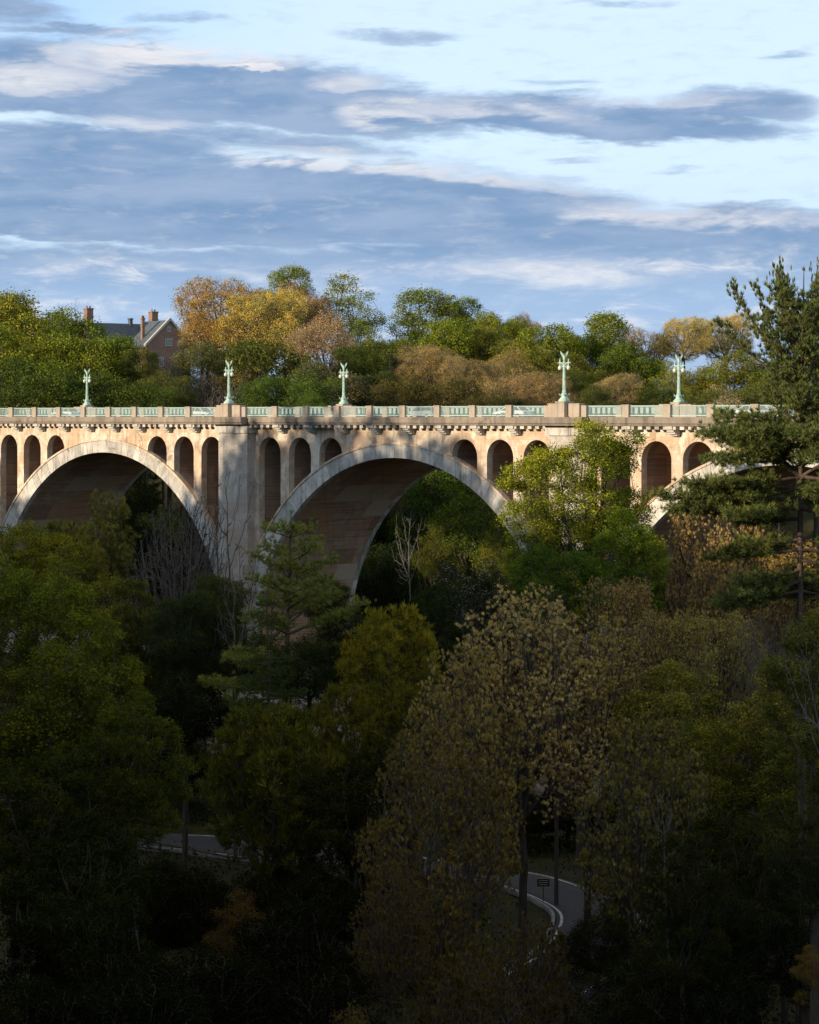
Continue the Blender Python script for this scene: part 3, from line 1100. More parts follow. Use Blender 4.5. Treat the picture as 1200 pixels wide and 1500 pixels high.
def grow(g, pts, trunk_top, step=.42, di=3.2, dk=.75, up=.12, iters=90, trunk_wob=.15, base=None):
    pos = [np.array([0, 0, -.6])] if base is None else [np.array(base, float)]
    par = [-1]
    n0 = int(trunk_top / .6)
    wob = g.normal(size=2) * trunk_wob
    for i in range(1, n0 + 1):
        z = trunk_top * i / n0
        f = z / trunk_top
        pos.append(np.array([wob[0] * math.sin(f * 3), wob[1] * math.sin(f * 2.2), z])); par.append(i - 1)
    pos = np.array(pos); par = list(par)
    alive = pts.copy()
    near_d = np.full(len(alive), 1e9); near_i = np.zeros(len(alive), int)
    new0 = 0
    di_now = 1e9
    for it in range(iters):
        blk = pos[new0:]
        if len(blk):
            for s in range(0, len(blk), 600):
                b = blk[s:s + 600]
                dd = np.linalg.norm(alive[:, None, :] - b[None], axis=2)
                j = dd.argmin(1); dm = dd[np.arange(len(alive)), j]
                up_ = dm < near_d
                near_d[up_] = dm[up_]; near_i[up_] = j[up_] + new0 + s
        keep = near_d > dk
        alive = alive[keep]; near_d = near_d[keep]; near_i = near_i[keep]
        if len(alive) == 0: break
        inf = near_d < (di if it > 14 else 1e9)
        if not inf.any():
            inf = near_d < near_d.min() * 1.3
        ids = np.unique(near_i[inf])
        new0 = len(pos)
        newp = []
        for i in ids:
            sel = inf & (near_i == i)
            v = alive[sel] - pos[i]
            v = (v / np.linalg.norm(v, axis=1)[:, None]).mean(0)
            p = par[i]
            if p >= 0:
                pd_ = pos[i] - pos[p]; pd_ /= np.linalg.norm(pd_) + 1e-9
                v = v + pd_ * .35
            v[2] += up
            v += g.normal(size=3) * .12
            v /= np.linalg.norm(v) + 1e-9
            newp.append(pos[i] + v * step); par.append(i)
        pos = np.vstack([pos, newp])
        if len(pos) > 22000: break
    return pos, np.array(par)


def radii(pos, par, tip=.014, ex=2.25, rmax=.6):
    n = len(pos)
    r = np.zeros(n); ch = np.zeros(n, int)
    acc = np.zeros(n)
    for i in range(n - 1, -1, -1):
        r[i] = (acc[i]) ** (1 / ex) if acc[i] > 0 else tip
        if par[i] >= 0:
            acc[par[i]] += r[i] ** ex
            ch[par[i]] += 1
    r = np.minimum(r, rmax)
    r[0] *= 1.25
    return r, ch


def limb_mesh(name, pos, par, r, mat, k=5, rmin=0., rmaxsel=1e9):
    n = len(pos)
    d = np.zeros((n, 3)); has = par >= 0
    d[has] = pos[has] - pos[par[has]]
    d[~has] = (0, 0, 1)
    d /= np.linalg.norm(d, axis=1)[:, None] + 1e-9
    ref = np.tile(np.array([1.0, 0.13, .07]), (n, 1))
    u = np.cross(d, ref); u /= np.linalg.norm(u, axis=1)[:, None] + 1e-9
    w = np.cross(d, u)
    ang_ = np.arange(k) * 2 * PI / k
    V = pos[:, None, :] + r[:, None, None] * (np.cos(ang_)[None, :, None] * u[:, None, :] + np.sin(ang_)[None, :, None] * w[:, None, :])
    # child segments start with a ring of their own radius at the parent
    sel = np.where(has & (r >= rmin) & (r < rmaxsel))[0]
    pr = np.minimum(r[par[sel]], r[sel] * 1.5)
    S = pos[par[sel]][:, None, :] + pr[:, None, None] * (np.cos(ang_)[None, :, None] * u[sel][:, None, :] + np.sin(ang_)[None, :, None] * w[sel][:, None, :])
    E_ = V[sel]
    VV = np.concatenate([S, E_], 1).reshape(-1, 3)
    m_ = len(sel)
    b = (np.arange(m_) * 2 * k)[:, None]
    a0 = np.arange(k)[None]; a1 = (a0 + 1) % k
    F = np.stack([b + a0, b + a1, b + k + a1, b + k + a0], 2).reshape(-1, 4)
    return np_mesh(name, VV, F, mat, True)


def rhombi(c, ax1, ax2, L, Wd, rnd):
    """leaf shaped quads: centre c, long axis ax1, wide axis ax2"""
    n = len(c)
    L = np.broadcast_to(L, (n,))[:, None]; Wd = np.broadcast_to(Wd, (n,))[:, None]
    V = np.stack([c - ax1 * L * .5, c + ax2 * Wd * .5 - ax1 * L * .05, c + ax1 * L * .5, c - ax2 * Wd * .5 - ax1 * L * .05], 1).reshape(-1, 3)
    F = np.arange(n * 4).reshape(n, 4)
    return V, F, np.repeat(rnd, 4)


def unit(v):
    return v / (np.linalg.norm(v, axis=1)[:, None] + 1e-9)


def leaves(g, tips, per, sig, size, flat=.45, drop=0.0):
    n = len(tips)
    cl = g.random(n)                       # one tone for each twig's leaves
    c = np.repeat(tips, per, 0)
    m_ = len(c)
    off = g.normal(size=(m_, 3)) * sig * np.array([1, 1, .7])
    c = c + off
    c[:, 2] -= drop * np.abs(off[:, 0])
    a1 = g.normal(size=(m_, 3)); a1[:, 2] *= flat; a1 = unit(a1)
    a2 = unit(np.cross(a1, g.normal(size=(m_, 3)) * np.array([flat, flat, 1]) + np.array([0, 0, .6])))
    L = size * (.7 + .6 * g.random(m_))
    rnd = np.clip(np.repeat(cl, per) * .7 + g.random(m_) * .3, 0, 1)
    return rhombi(c, a1, a2, L, L * .62, rnd)


def tassels(g, tips, per, sig, L, Wd, up=0.0):
    """upright or hanging catkins: two crossed narrow blades each"""
    cl = g.random(len(tips))
    c = np.repeat(tips, per, 0); m_ = len(c)
    c = c + g.normal(size=(m_, 3)) * sig
    a1 = g.normal(size=(m_, 3)) * .45; a1[:, 2] = 1 if up >= 0 else -1; a1 = unit(a1)
    ph = g.random(m_) * PI
    h1 = np.stack([np.cos(ph), np.sin(ph), np.zeros(m_)], 1); h2 = np.stack([-np.sin(ph), np.cos(ph), np.zeros(m_)], 1)
    LL = L * (.6 + .8 * g.random(m_))
    rnd = np.clip(np.repeat(cl, per) * .5 + g.random(m_) * .5, 0, 1)
    A = rhombi(c, a1, h1, LL, Wd, rnd); B = rhombi(c, a1, h2, LL, Wd, rnd)
    return np.vstack([A[0], B[0]]), np.vstack([A[1], B[1] + len(A[0])]), np.concatenate([A[2], B[2]])


# little brushes of blades: needles, sprays, catkins
def tuft_cloud(g, c, dirs, n_needle, L, Wd, spread=.55):
    m_ = len(c)
    cl = np.repeat(g.random(m_), n_needle)
    cc = np.repeat(c, n_needle, 0); dd = np.repeat(dirs, n_needle, 0)
    a1 = unit(dd + g.normal(size=cc.shape) * spread)
    a2 = unit(np.cross(a1, g.normal(size=cc.shape)))
    LL = L * (.7 + .6 * g.random(len(cc)))
    ctr = cc + a1 * LL[:, None] * .5
    return rhombi(ctr, a1, a2, LL, Wd, np.clip(cl * .6 + g.random(len(cc)) * .4, 0, 1))



def join(*parts):
    V = []; F = []; R_ = []; b = 0
    for v, f, r in parts:
        V.append(v); F.append(f + b); R_.append(r); b += len(v)
    return np.vstack(V), np.vstack(F), np.concatenate(R_)


class Kind:
    pass


KIND = {}


def finish(name, pos, par, r, crown, bark, cmat, twig_split=None, leafname='crown'):
    K = Kind()
    K.trunk = limb_mesh('trunk', pos, par, r, M[bark])
    K.bark = bark
    K.crown = np_mesh(leafname, crown[0], crown[1], M[cmat], False, crown[2]) if crown is not None else None
    allv = crown[0] if crown is not None else pos
    K.h = float(np.percentile(allv[:, 2], 99.7))
    K.hw = float(np.percentile(np.abs(allv[:, 0]), 98.5))
    K.extra = None
    KIND[name] = K
    return K


def tip_ids(ch, par, g, frac=.35):
    """ends of twigs plus a share of the joints just behind them"""
    tips = np.where(ch == 0)[0]
    pp_ = par[tips]; pp_ = pp_[pp_ > 0]
    extra = pp_[g.random(len(pp_)) < frac]
    return np.concatenate([tips, extra])


def crown_lobes(g, cz, rx, rz, n, lr, zmin=-.5, core=.8, tall=.75):
    L = [(0, 0, cz, rx * core, rx * core, rz * core)]
    for i in range(n):
        d = g.normal(size=3); d /= np.linalg.norm(d)
        d[2] = max(d[2], zmin)
        q = lr * (.7 + .6 * g.random())
        L.append((d[0] * rx * .85, d[1] * rx * .85, cz + d[2] * rz * .85, q, q, q * tall))
    return L


def broad(name, seed, h=20, rx=5.2, rz=6.5, nl=16, lr=2.0, npts=4200, per=44, sig=.34, size=.21, dk=.42, bark='bark', cmat='leaf', zmin=-.6, core=.72, up=.1, shell=.5):
    g = np.random.default_rng(seed)
    L = crown_lobes(g, h - rz, rx - lr * .35, rz - lr * .35, nl, lr, zmin, core)
    P = lobe_pts(g, npts, L, shell)
    P = P[P[:, 2] > 1.0]
    pos, par = grow(g, P, h * .30, dk=dk, up=up)
    r, ch = radii(pos, par)
    T_ = pos[tip_ids(ch, par, g)]
    return finish(name, pos, par, r, leaves(g, T_, per, sig, size), bark, cmat)


broad('broad_a', 11, rz=7.6)
broad('broad_b', 12, rx=4.6, rz=8.4, nl=20, lr=1.7)
broad('broad_c', 13, rx=6.2, rz=7.0, nl=22, lr=1.9, npts=5000)
broad('tall_a', 14, h=22, rx=4.0, rz=9.4, nl=24, lr=1.6, npts=4400, core=.6)
broad('airy_a', 15, h=20, rx=5.0, rz=7.8, nl=20, lr=1.6, npts=2600, per=40, sig=.32, size=.19, core=.4, dk=.5)
broad('dense_a', 16, h=14, rx=5.0, rz=6.2, nl=18, lr=1.8, npts=4200, per=48, sig=.34, size=.18)
broad('dense_b', 17, h=12, rx=5.6, rz=5.2, nl=22, lr=1.6, npts=4200, per=48, sig=.34, size=.17)
# looser crowns for the near trees: many small boughs with gaps between
broad('near_a', 111, rx=5.2, rz=7.8, nl=40, lr=1.15, npts=3000, per=58, sig=.27, size=.20, core=.45, dk=.46)
broad('near_b', 112, rx=4.6, rz=8.4, nl=44, lr=1.05, npts=3000, per=58, sig=.26, size=.19, core=.45, dk=.46, up=.2)
broad('near_c', 113, rx=6.0, rz=6.6, nl=46, lr=1.15, npts=3400, per=58, sig=.27, size=.20, core=.45, dk=.46)
# the maple by the right pier: lobes laid out as its crown stands
g = np.random.default_rng(18)
LM = []
for (a_, b_, c_) in ((870, 662, 30), (852, 700, 44), (905, 690, 32), (800, 704, 38), (766, 716, 28), (745, 722, 14), (848, 764, 58), (778, 775, 42),
                     (912, 772, 46), (850, 830, 62), (935, 825, 34), (790, 838, 48), (895, 880, 50), (830, 900, 60), (858, 640, 14), (925, 665, 18)):
    q = 202 / FPX
    LM.append(((a_ - 850) * q, g.normal() * 1.2, 40 - (b_ - 609.1) * q, c_ * q * 1.05, c_ * q * 1.05, c_ * q * .9))
P = lobe_pts(g, 6500, LM, .45)
pos, par = grow(g, P, 16, dk=.42, up=.15)
r, ch = radii(pos, par)
finish('maple', pos, par, r, leaves(g, pos[tip_ids(ch, par, g)], 62, .30, .19), 'bark', 'leaf')
# budding oak: umbrella of fine twigs, small leaves held at the outside
def budding(name, seed, h=20, rx=7.0, rz=5.5, per=34, size=.135, npts=5200, nl=26, lr=1.6, bark='bark_grey', sig=.26):
    g = np.random.default_rng(seed)
    L = crown_lobes(g, h - rz, rx - 1.0, rz - 1.0, nl, lr, -.25, .85)
    P = lobe_pts(g, npts, L, .7)
    P = P[P[:, 2] > h * .35]
    pos, par = grow(g, P, h * .25, dk=.40, up=.12, di=2.6)
    r, ch = radii(pos, par, tip=.017)
    T_ = pos[tip_ids(ch, par, g, .5)]
    return finish(name, pos, par, r, leaves(g, T_, per, sig, size, flat=.8), bark, 'leaf')


budding('bud_a', 21)
budding('bud_b', 22, rx=5.2, rz=6.6, h=18, per=28)


def catkin(name, seed, h=24, rx=5.6, rz=10.5, npts=8000, per=19, L=.28, Wd=.046, sig=.16, lr=1.15, nl=44, extra_leaf=0, zmin=-.9):
    g = np.random.default_rng(seed)
    Lb = crown_lobes(g, h - rz - 1, rx - .6, rz - 1.2, nl, lr, zmin, .62, tall=1.7)
    P = lobe_pts(g, npts, Lb, .45)
    P = P[P[:, 2] > 1.5]
    pos, par = grow(g, P, h * .14, dk=.34, up=.5, di=2.6)
    r, ch = radii(pos, par, tip=.012, rmax=.26)
    T_ = pos[tip_ids(ch, par, g, .85)]
    c = tuft_cloud(g, T_ + g.normal(size=T_.shape) * .08, unit(g.normal(size=T_.shape) * .25 + np.array([0, 0, 1.])), per, L, Wd, .24)
    if extra_leaf:
        c = join(c, leaves(g, T_[g.random(len(T_)) < .5], extra_leaf, .3, .14))
    return finish(name, pos, par, r, c, 'bark', 'catkin')


catkin('catkin_a', 31)
catkin('catkin_b', 32, rx=5.0, rz=8.8, h=20)
catkin('catkin_fine', 33, rx=5.4, rz=8.8, h=20, per=11, L=.26, Wd=.05, sig=.22, extra_leaf=8)
# feathery: dense crown of short upright sprays
def feathery(name, seed, h=16, rx=5, rz=7, npts=4000, per=10, lr=1.25, nl=34, L=.42, Wd=.10):
    g = np.random.default_rng(seed)
    Lb = crown_lobes(g, h - rz - .6, rx - .8, rz - 1.0, nl, lr, -.9, .7, tall=1.3)
    P = lobe_pts(g, npts, Lb, .55)
    P = P[P[:, 2] > .8]
    pos, par = grow(g, P, h * .15, dk=.42, up=.4, di=2.6)
    r, ch = radii(pos, par)
    T_ = pos[tip_ids(ch, par, g, .6)]
    c = join(tuft_cloud(g, T_, unit(g.normal(size=T_.shape) * .35 + np.array([0, 0, 1.])), per + 4, L * 1.35, Wd * .85, .42), leaves(g, T_, 8, .28, .15))
    return finish(name, pos, par, r, c, 'bark', 'leaf')


feathery('feather_a', 41)
feathery('feather_b', 42, rx=5.6, rz=5.5, h=13, L=.5)


# leafless trees: the twig haze is its own part
def bare(name, seed, h=16, rx=5, rz=6, npts=1100, bark='bark_grey', tip=.013, nl=14, up=.3, dk=.33, step=.32):
    g = np.random.default_rng(seed)
    P = lobe_pts(g, npts, crown_lobes(g, h - rz, rx - .8, rz - .8, nl, 1.8, -.8, .8), .3)
    P = P[P[:, 2] > 2]
    pos, par = grow(g, P, h * .22, dk=dk, up=up, di=2.5, step=step)
    r, ch = radii(pos, par, tip=tip)
    K = Kind()
    K.trunk = limb_mesh('trunk', pos, par, r, M[bark], rmin=.045)
    K.crown = limb_mesh('twigs', pos, par, r, M[bark], k=3, rmaxsel=.045)
    K.h = float(pos[:, 2].max()); K.hw = float(np.percentile(np.abs(pos[:, 0]), 98.5)); K.extra = None; K.bark = bark
    KIND[name] = K


bare('bare_twiggy', 51, npts=9000, tip=.012, dk=.28)
bare('bare_dark', 52, npts=700, h=14, rx=4.6, rz=5.5, bark='bark', tip=.018, dk=.6, step=.4, up=.35)
bare('bare_pale', 53, npts=420, h=14, rx=4.2, rz=5.5, bark='bark_pale', tip=.020, dk=.7, step=.45, nl=8)

# dogwood: small tree whose white bracts sit on top of the sprays
g = np.random.default_rng(61)
P = lobe_pts(g, 2200, crown_lobes(g, 6, 4.0, 3.2, 12, 1.3, -.7, .6), .4)
pos, par = grow(g, P, 1.8, dk=.4, up=.05)
r, ch = radii(pos, par)
T_ = pos[tip_ids(ch, par, g)]
K = finish('dogwood', pos, par, r, leaves(g, T_, 22, .28, .13), 'bark', 'leaf')
TB = T_[g.random(len(T_)) < .45]
fl = leaves(g, TB + np.array([0, 0, .12]), 10, .15, .13, flat=.15)
K.extra = ('blossom', np_mesh('blossom', fl[0], fl[1], M['petal'], False, fl[2]), (.62, .60, .55, 1))


# pines: whorled boughs carrying plates of needle tufts
def pine(name, seed, h, boughs, r0=.3, needle=(26, .27, .026), tuft_gap=.22, lean=(0, 0), wide=.42):
    """boughs: (z, azimuth, length, rise at start, lift of the tip, plate width)"""
    g = np.random.default_rng(seed)
    segs_p = []; segs_par = []; rad = []
    n0 = int(h / .5)
    for i in range(n0 + 1):
        f = i / n0
        segs_p.append(np.array([lean[0] * f * f + .12 * math.sin(f * 7), lean[1] * f * f + .1 * math.cos(f * 6), h * f - .5 * (i == 0)]))
        segs_par.append(i - 1); rad.append(r0 * (1 - f) ** .8 + .02)
    tc = []; td = []
    for (z, a_, Ln, rise, lift, pw) in boughs:
        i0 = min(int(z / h * n0), n0 - 1)
        p = segs_p[i0].copy(); parent = i0
        d = np.array([math.cos(a_), math.sin(a_), rise]); 
        n = max(3, int(Ln / .35)); st = Ln / n
        rb = min(.11, .018 + .016 * Ln)
        for j in range(n):
            f = (j + 1) / n
            dd = np.array([math.cos(a_ + .15 * math.sin(f * 4 + z)), math.sin(a_ + .15 * math.sin(f * 4 + z)), rise * (1 - f) - .10 * math.sin(f * PI) + lift * f * f])
            dd = dd / np.linalg.norm(dd) + g.normal(size=3) * .05
            p = p + dd * st
            segs_p.append(p.copy()); segs_par.append(parent); rad.append(rb * (1 - f) + .012); parent = len(segs_p) - 1
            if f > .22:
                # side sprays
                for sg in (-1, 1):
                    if g.random() < .88:
                        sl = pw * Ln * (math.sin(min(1, f * 1.05) * PI) * .75 + .22) * (.6 + .6 * g.random())
                        sa = a_ + sg * (.75 + .35 * g.random())
                        q = p.copy(); pr_ = parent
                        m_ = max(1, int(sl / .3))
                        for k_ in range(m_):
                            e = np.array([math.cos(sa), math.sin(sa), .10 + .35 * lift + g.normal() * .12])
                            q = q + e * (sl / m_)
                            segs_p.append(q.copy()); segs_par.append(pr_); rad.append(.012); pr_ = len(segs_p) - 1
                            for _ in range(3):
                                tc.append(q + g.normal(size=3) * np.array([.2, .2, .16])); td.append(e * .6 + np.array([0, 0, .55 + .4 * lift]))
            if f > .5:
                tc.append(p + g.normal(size=3) * .06); td.append(dd * .8 + np.array([0, 0, .3]))
    tc.append(segs_p[n0]); td.append(np.array([0, 0, 1.]))
    pos = np.array(segs_p); par = np.array(segs_par); r = np.array(rad)
    c = tuft_cloud(g, np.array(tc), np.array(td), *needle)
    K = finish(name, pos, par, r, c, 'bark_pine', 'needle')
    K.h = h; return K


def whorls(g, z0, z1, gap, Lf, rise, lift, pw, k=5):
    out = []; z = z0; a_ = 0
    while z < z1:
        for i in range(k):
            if g.random() < .9:
                out.append((z + g.normal() * .15, a_ + i * 2 * PI / k + g.normal() * .2, Lf((z - z0) / (z1 - z0)) * (.7 + .5 * g.random()), rise, lift, pw))
        a_ += .7; z += gap * (.8 + .4 * g.random())
    return out


g = np.random.default_rng(71)
pine('pine_mid', 72, 24, whorls(g, 4, 17, 1.9, lambda f: 5.8 - 1.2 * f, .16, .35, .36, 4) + whorls(g, 17, 23.4, 1.2, lambda f: 4.2 - 2.6 * f, .5, .7, .36, 4), r0=.32)
g = np.random.default_rng(73)
pine('pine_dark', 74, 20, whorls(g, 3, 19.4, 1.1, lambda f: 5.2 * (1 - f) + .8, .05, .15, .36, 6), r0=.28, needle=(18, .2, .034))


# ------------------------------------------------------------------ planting
def tree(px, ytop, hw, y, kind, color, label, cat='tree', group=None, tilt=0.0, asp=1.12):
    K = KIND[kind]
    x = (px - 600) / FPX * y
    zt = CAMZ + (609.1 - ytop) / FPX * y
    zb = gz(x, y)
    sx = hw / FPX * y / K.hw
    rz = (px * 1.7 + y) % (2 * PI)
    if kind == 'maple': sx = 1.0; rz = 0.0
    H = zt - zb + .2
    if kind[:4] == 'bare': asp = 1.9
    sz = min(H / K.h, asp * sx) if kind != 'maple' else 1.0
    dz = H - K.h * sz
    name = {'pine': 'pine_tree', 'bare': 'bare_tree', 'catk': 'catkin_tree', 'dogw': 'dogwood_tree'}.get(kind[:4], 'broadleaf_tree')
    o = empty(name, (x, y, zb - .2), rz, label, cat, group)
    if tilt:
        o.rotation_euler = (0, tilt, 0)
    tm = K.trunk
    if dz > .25:                                  # a taller bole below the crown
        tm = K.trunk.copy()
        co = np.empty(len(tm.vertices) * 3, dtype=np.float32)
        tm.vertices.foreach_get('co', co); co = co.reshape(-1, 3)
        co[co[:, 2] < -.1, 2] -= dz / sz
        tm.vertices.foreach_set('co', co.ravel()); tm.update()
    for nm, me, colr in (('trunk', tm, None), (K.crown.name.split('.')[0], K.crown, (*color, 1))) + ((K.extra,) if K.extra else ()):
        c = link(nm, me, o, (0, 0, dz), (sx, sx, sz))
        if colr: c.color = colr
    return o


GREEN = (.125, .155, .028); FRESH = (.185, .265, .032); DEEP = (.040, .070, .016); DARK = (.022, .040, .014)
GOLD = (.37, .265, .085); ORANGE = (.35, .235, .11)
CATK = (.41, .37, .165); PINE = (.095, .13, .045); PINED = (.035, .060, .026)

# --- behind the bridge, above the parapet
BK = [
    (-40, 440, 110, 400, 'broad_b', GREEN, 'green tree cut by the left edge of the photo, behind the bridge'),
    (35, 432, 80, 390, 'broad_a', GREEN, 'green tree with the highest crown of the left mass behind the bridge'),
    (95, 455, 55, 372, 'tall_a', (.07, .11, .018), 'narrow green tree just left of the left chimney'),
    (28, 480, 80, 352, 'broad_c', (.10, .14, .02), 'wide yellow green tree in front of the left mass, above the left railing'),
    (150, 498, 50, 352, 'broad_a', (.075, .11, .018), 'green tree in front of the left end of the slate roof'),
    (112, 496, 70, 345, 'broad_a', (.08, .12, .018), 'green tree directly behind the smallest lamp post'),
    (184, 494, 52, 350, 'broad_b', (.06, .10, .018), 'dark green tree under the slate roof of the brick house'),
    (70, 530, 90, 330, 'broad_c', DEEP, 'deep green bushy tree low behind the left parapet'),
    (165, 548, 70, 328, 'dense_a', DEEP, 'low dark green tree right of the smallest lamp post'),
    (248, 520, 36, 352, 'bare_twiggy', (1, 1, 1), 'grey leafless thicket tree below the brick gable'),
    (300, 535, 60, 345, 'bare_twiggy', (1, 1, 1), 'grey brown leafless tree with arching limbs behind the left pier lamp'),
    (334, 410, 78, 405, 'bud_a', GOLD, 'large golden budding tree with the broadest domed crown'),
    (296, 452, 30, 420, 'bud_b', (.26, .19, .08), 'thin golden brown tree touching the brick gable'),
    (388, 424, 62, 398, 'bud_a', (.36, .255, .06), 'golden budding tree overlapping the broad golden dome on its right'),
    (436, 416, 44, 415, 'bud_b', ORANGE, 'orange budding tree below the tall green top'),
    (424, 391, 34, 440, 'broad_b', (.10, .15, .02), 'tall green tree peeping over the orange crown'),
    (500, 402, 56, 425, 'airy_a', (.12, .16, .03), 'tall airy green tree right of the orange crown'),
    (478, 458, 52, 385, 'bud_b', (.27, .17, .09), 'pinkish tan budding tree right of the orange crown'),
    (528, 470, 34, 400, 'airy_a', (.08, .12, .02), 'loose green tree leaning into the sky gap right of the tan crown'),
    (400, 505, 76, 352, 'broad_b', (.055, .075, .018), 'shaded olive tree low under the golden crowns'),
    (445, 545, 62, 330, 'dense_b', (.05, .09, .02), 'low dark green tree left of the middle lamp post'),
    (385, 552, 48, 328, 'dense_a', (.045, .085, .018), 'low leafy green tree between the left pier lamp and middle lamp'),
    (515, 508, 40, 362, 'dense_a', (.035, .06, .014), 'dark green tree right of the middle lamp post'),
    (571, 512, 22, 372, 'pine_dark', (.022, .045, .03), 'dark blue green conifer in the dip between the tan crowns'),
    (626, 424, 50, 420, 'broad_b', (.095, .14, .02), 'green tree with a high knobbly top in the middle of the skyline'),
    (680, 438, 34, 430, 'tall_a', (.085, .13, .02), 'slim green tree right of the high knobbly top'),
    (582, 470, 42, 410, 'airy_a', (.08, .125, .02), 'open green tree left of the high knobbly top'),
    (640, 470, 62, 395, 'broad_a', (.09, .135, .02), 'green tree filling below the high knobbly top'),
    (733, 458, 46, 415, 'broad_c', (.10, .14, .022), 'round green tree left of the small tan top'),
    (764, 460, 26, 430, 'bud_b', (.27, .17, .09), 'small tan top between two green crowns on the skyline'),
    (806, 478, 58, 400, 'broad_a', (.10, .145, .02), 'green tree behind the lamp post on the right pier'),
    (626, 505, 48, 365, 'bud_a', (.23, .15, .06), 'tan brown domed tree above the middle of the parapet'),
    (690, 522, 48, 358, 'bud_a', (.22, .15, .06), 'tan brown domed tree right of the first tan dome'),
    (738, 512, 42, 368, 'bud_b', (.21, .145, .045), 'golden brown tree left of the right pier lamp'),
    (745, 545, 46, 345, 'bud_b', (.23, .15, .065), 'low tan tree with cauliflower clumps right of the middle arch'),
    (800, 546, 46, 342, 'bud_a', (.23, .145, .06), 'low tan tree at the foot of the right pier lamp'),
    (598, 550, 50, 338, 'dense_b', (.06, .065, .022), 'olive bush at the parapet right of the middle lamp post'),
    (665, 556, 56, 334, 'dense_a', (.055, .06, .022), 'olive bush under the two tan domes'),
    (730, 572, 50, 328, 'dense_b', (.05, .055, .022), 'low olive bush left of the right pier lamp'),
    (455, 575, 26, 322, 'dense_b', (.05, .10, .02), 'small bright green bush touching the parapet by the middle lamp'),
    (898, 460, 52, 405, 'broad_b', (.09, .135, .02), 'green tree with the pointed top right of the right pier lamp'),
    (850, 490, 40, 412, 'broad_c', (.09, .13, .02), 'green tree dipping just right of the right pier lamp'),
    (940, 478, 36, 418, 'bud_b', (.24, .15, .06), 'faded tan top right of the pointed green tree'),
    (925, 505, 52, 385, 'broad_a', (.06, .10, .018), 'shaded green tree behind the right far lamp post'),
    (906, 548, 38, 345, 'bud_a', (.25, .17, .07), 'sunlit tan bush between the two right lamp posts'),
    (870, 565, 32, 336, 'dense_b', (.05, .07, .02), 'dark low bush right of the right pier lamp'),
    (1002, 464, 40, 410, 'bud_a', (.34, .24, .07), 'golden tree with open twiggy crown left of the tall pine'),
    (1062, 460, 44, 420, 'bud_a', (.33, .23, .07), 'golden tree half hidden behind the tall pine'),
    (985, 530, 40, 370, 'airy_a', (.10, .14, .022), 'thin green tree under the open golden crown'),
    (1045, 540, 44, 360, 'airy_a', (.11, .15, .022), 'yellow green tree behind the lowest left edge of the pine crown'),
    (960, 560, 44, 345, 'dense_b', (.055, .085, .02), 'dark green bush behind the right far lamp post'),
    (1030, 572, 46, 336, 'dense_a', (.06, .085, .022), 'olive green bush at the parapet left of the pine trunk'),
    (1110, 545, 62, 350, 'broad_a', (.06, .09, .02), 'green tree seen through the pine right of its crown edge'),
    (1195, 520, 60, 370, 'broad_b', (.06, .09, .02), 'green tree behind the pine at the right edge'),
    (840, 545, 36, 350, 'dense_a', (.045, .07, .018), 'dark green tree filling behind the right pier lamp column'),
    (555, 545, 34, 352, 'dense_a', (.035, .055, .018), 'dark tree below the blue green conifer'),
    (350, 500, 56, 372, 'broad_a', (.06, .08, .02), 'dim green tree under the broad golden dome'),
    (215, 560, 46, 326, 'dense_b', (.045, .08, .018), 'low dark green bush below the brick gable'),
    (206, 508, 34, 346, 'dense_b', (.055, .075, .02), 'small green bush below the thin chimney of the brick house'),
    (298, 505, 46, 365, 'broad_c', (.10, .095, .035), 'olive brown tree between the brick gable and the golden dome'),
    (330, 555, 60, 325, 'bare_twiggy', (1, 1, 1), 'low grey brown thicket right of the left pier lamp'),
    (240, 545, 40, 340, 'dense_b', (.06, .08, .025), 'olive bush left of the left pier lamp'),
    (350, 540, 60, 350, 'dense_a', (.075, .075, .03), 'brownish green bush under the golden dome'),
    (480, 535, 60, 350, 'broad_c', (.10, .085, .04), 'brown green tree behind the middle lamp post'),
    (550, 500, 40, 380, 'broad_a', (.07, .10, .022), 'green tree filling the gap left of the blue green conifer'),
    (600, 500, 50, 385, 'broad_c', (.09, .115, .025), 'green tree filling right of the blue green conifer'),
    (700, 480, 50, 400, 'broad_a', (.10, .125, .025), 'green tree behind the two tan domes'),
    (770, 500, 50, 390, 'broad_c', (.10, .125, .025), 'green tree behind the golden brown tree'),
    (850, 520, 50, 380, 'broad_a', (.08, .10, .022), 'green tree behind the sunlit tan bush'),
    (1010, 545, 50, 362, 'dense_a', (.09, .11, .025), 'green bush in the gap below the open golden crown'),
    (1080, 520, 60, 380, 'broad_c', (.09, .11, .025), 'green tree between the golden crown and the pine'),
    (1140, 560, 70, 340, 'dense_b', (.06, .08, .022), 'green bush behind the pine trunk'),
    (1062, 568, 50, 335, 'bud_b', (.24, .18, .09), 'low tan bush left of the pine trunk'),
    (115, 436, 16, 405, 'bare_dark', (1, 1, 1), 'bare twigs rising left of the left chimney'),
]
for a in BK:
    a = list(a); a[2] *= 1.12
    k_ = 1.0 if a[5] in (GOLD, ORANGE) or a[5][0] >= .99 else 1.3
    if a[5][1] >= a[5][0] and k_ > 1: a[5] = (a[5][0] * 1.85, a[5][1] * 1.65, a[5][2] * 1.5)
    elif k_ > 1: a[5] = (a[5][0] * 1.35, a[5][1] * 1.65, a[5][2] * 1.8)
    tree(*a, group='trees behind the bridge')

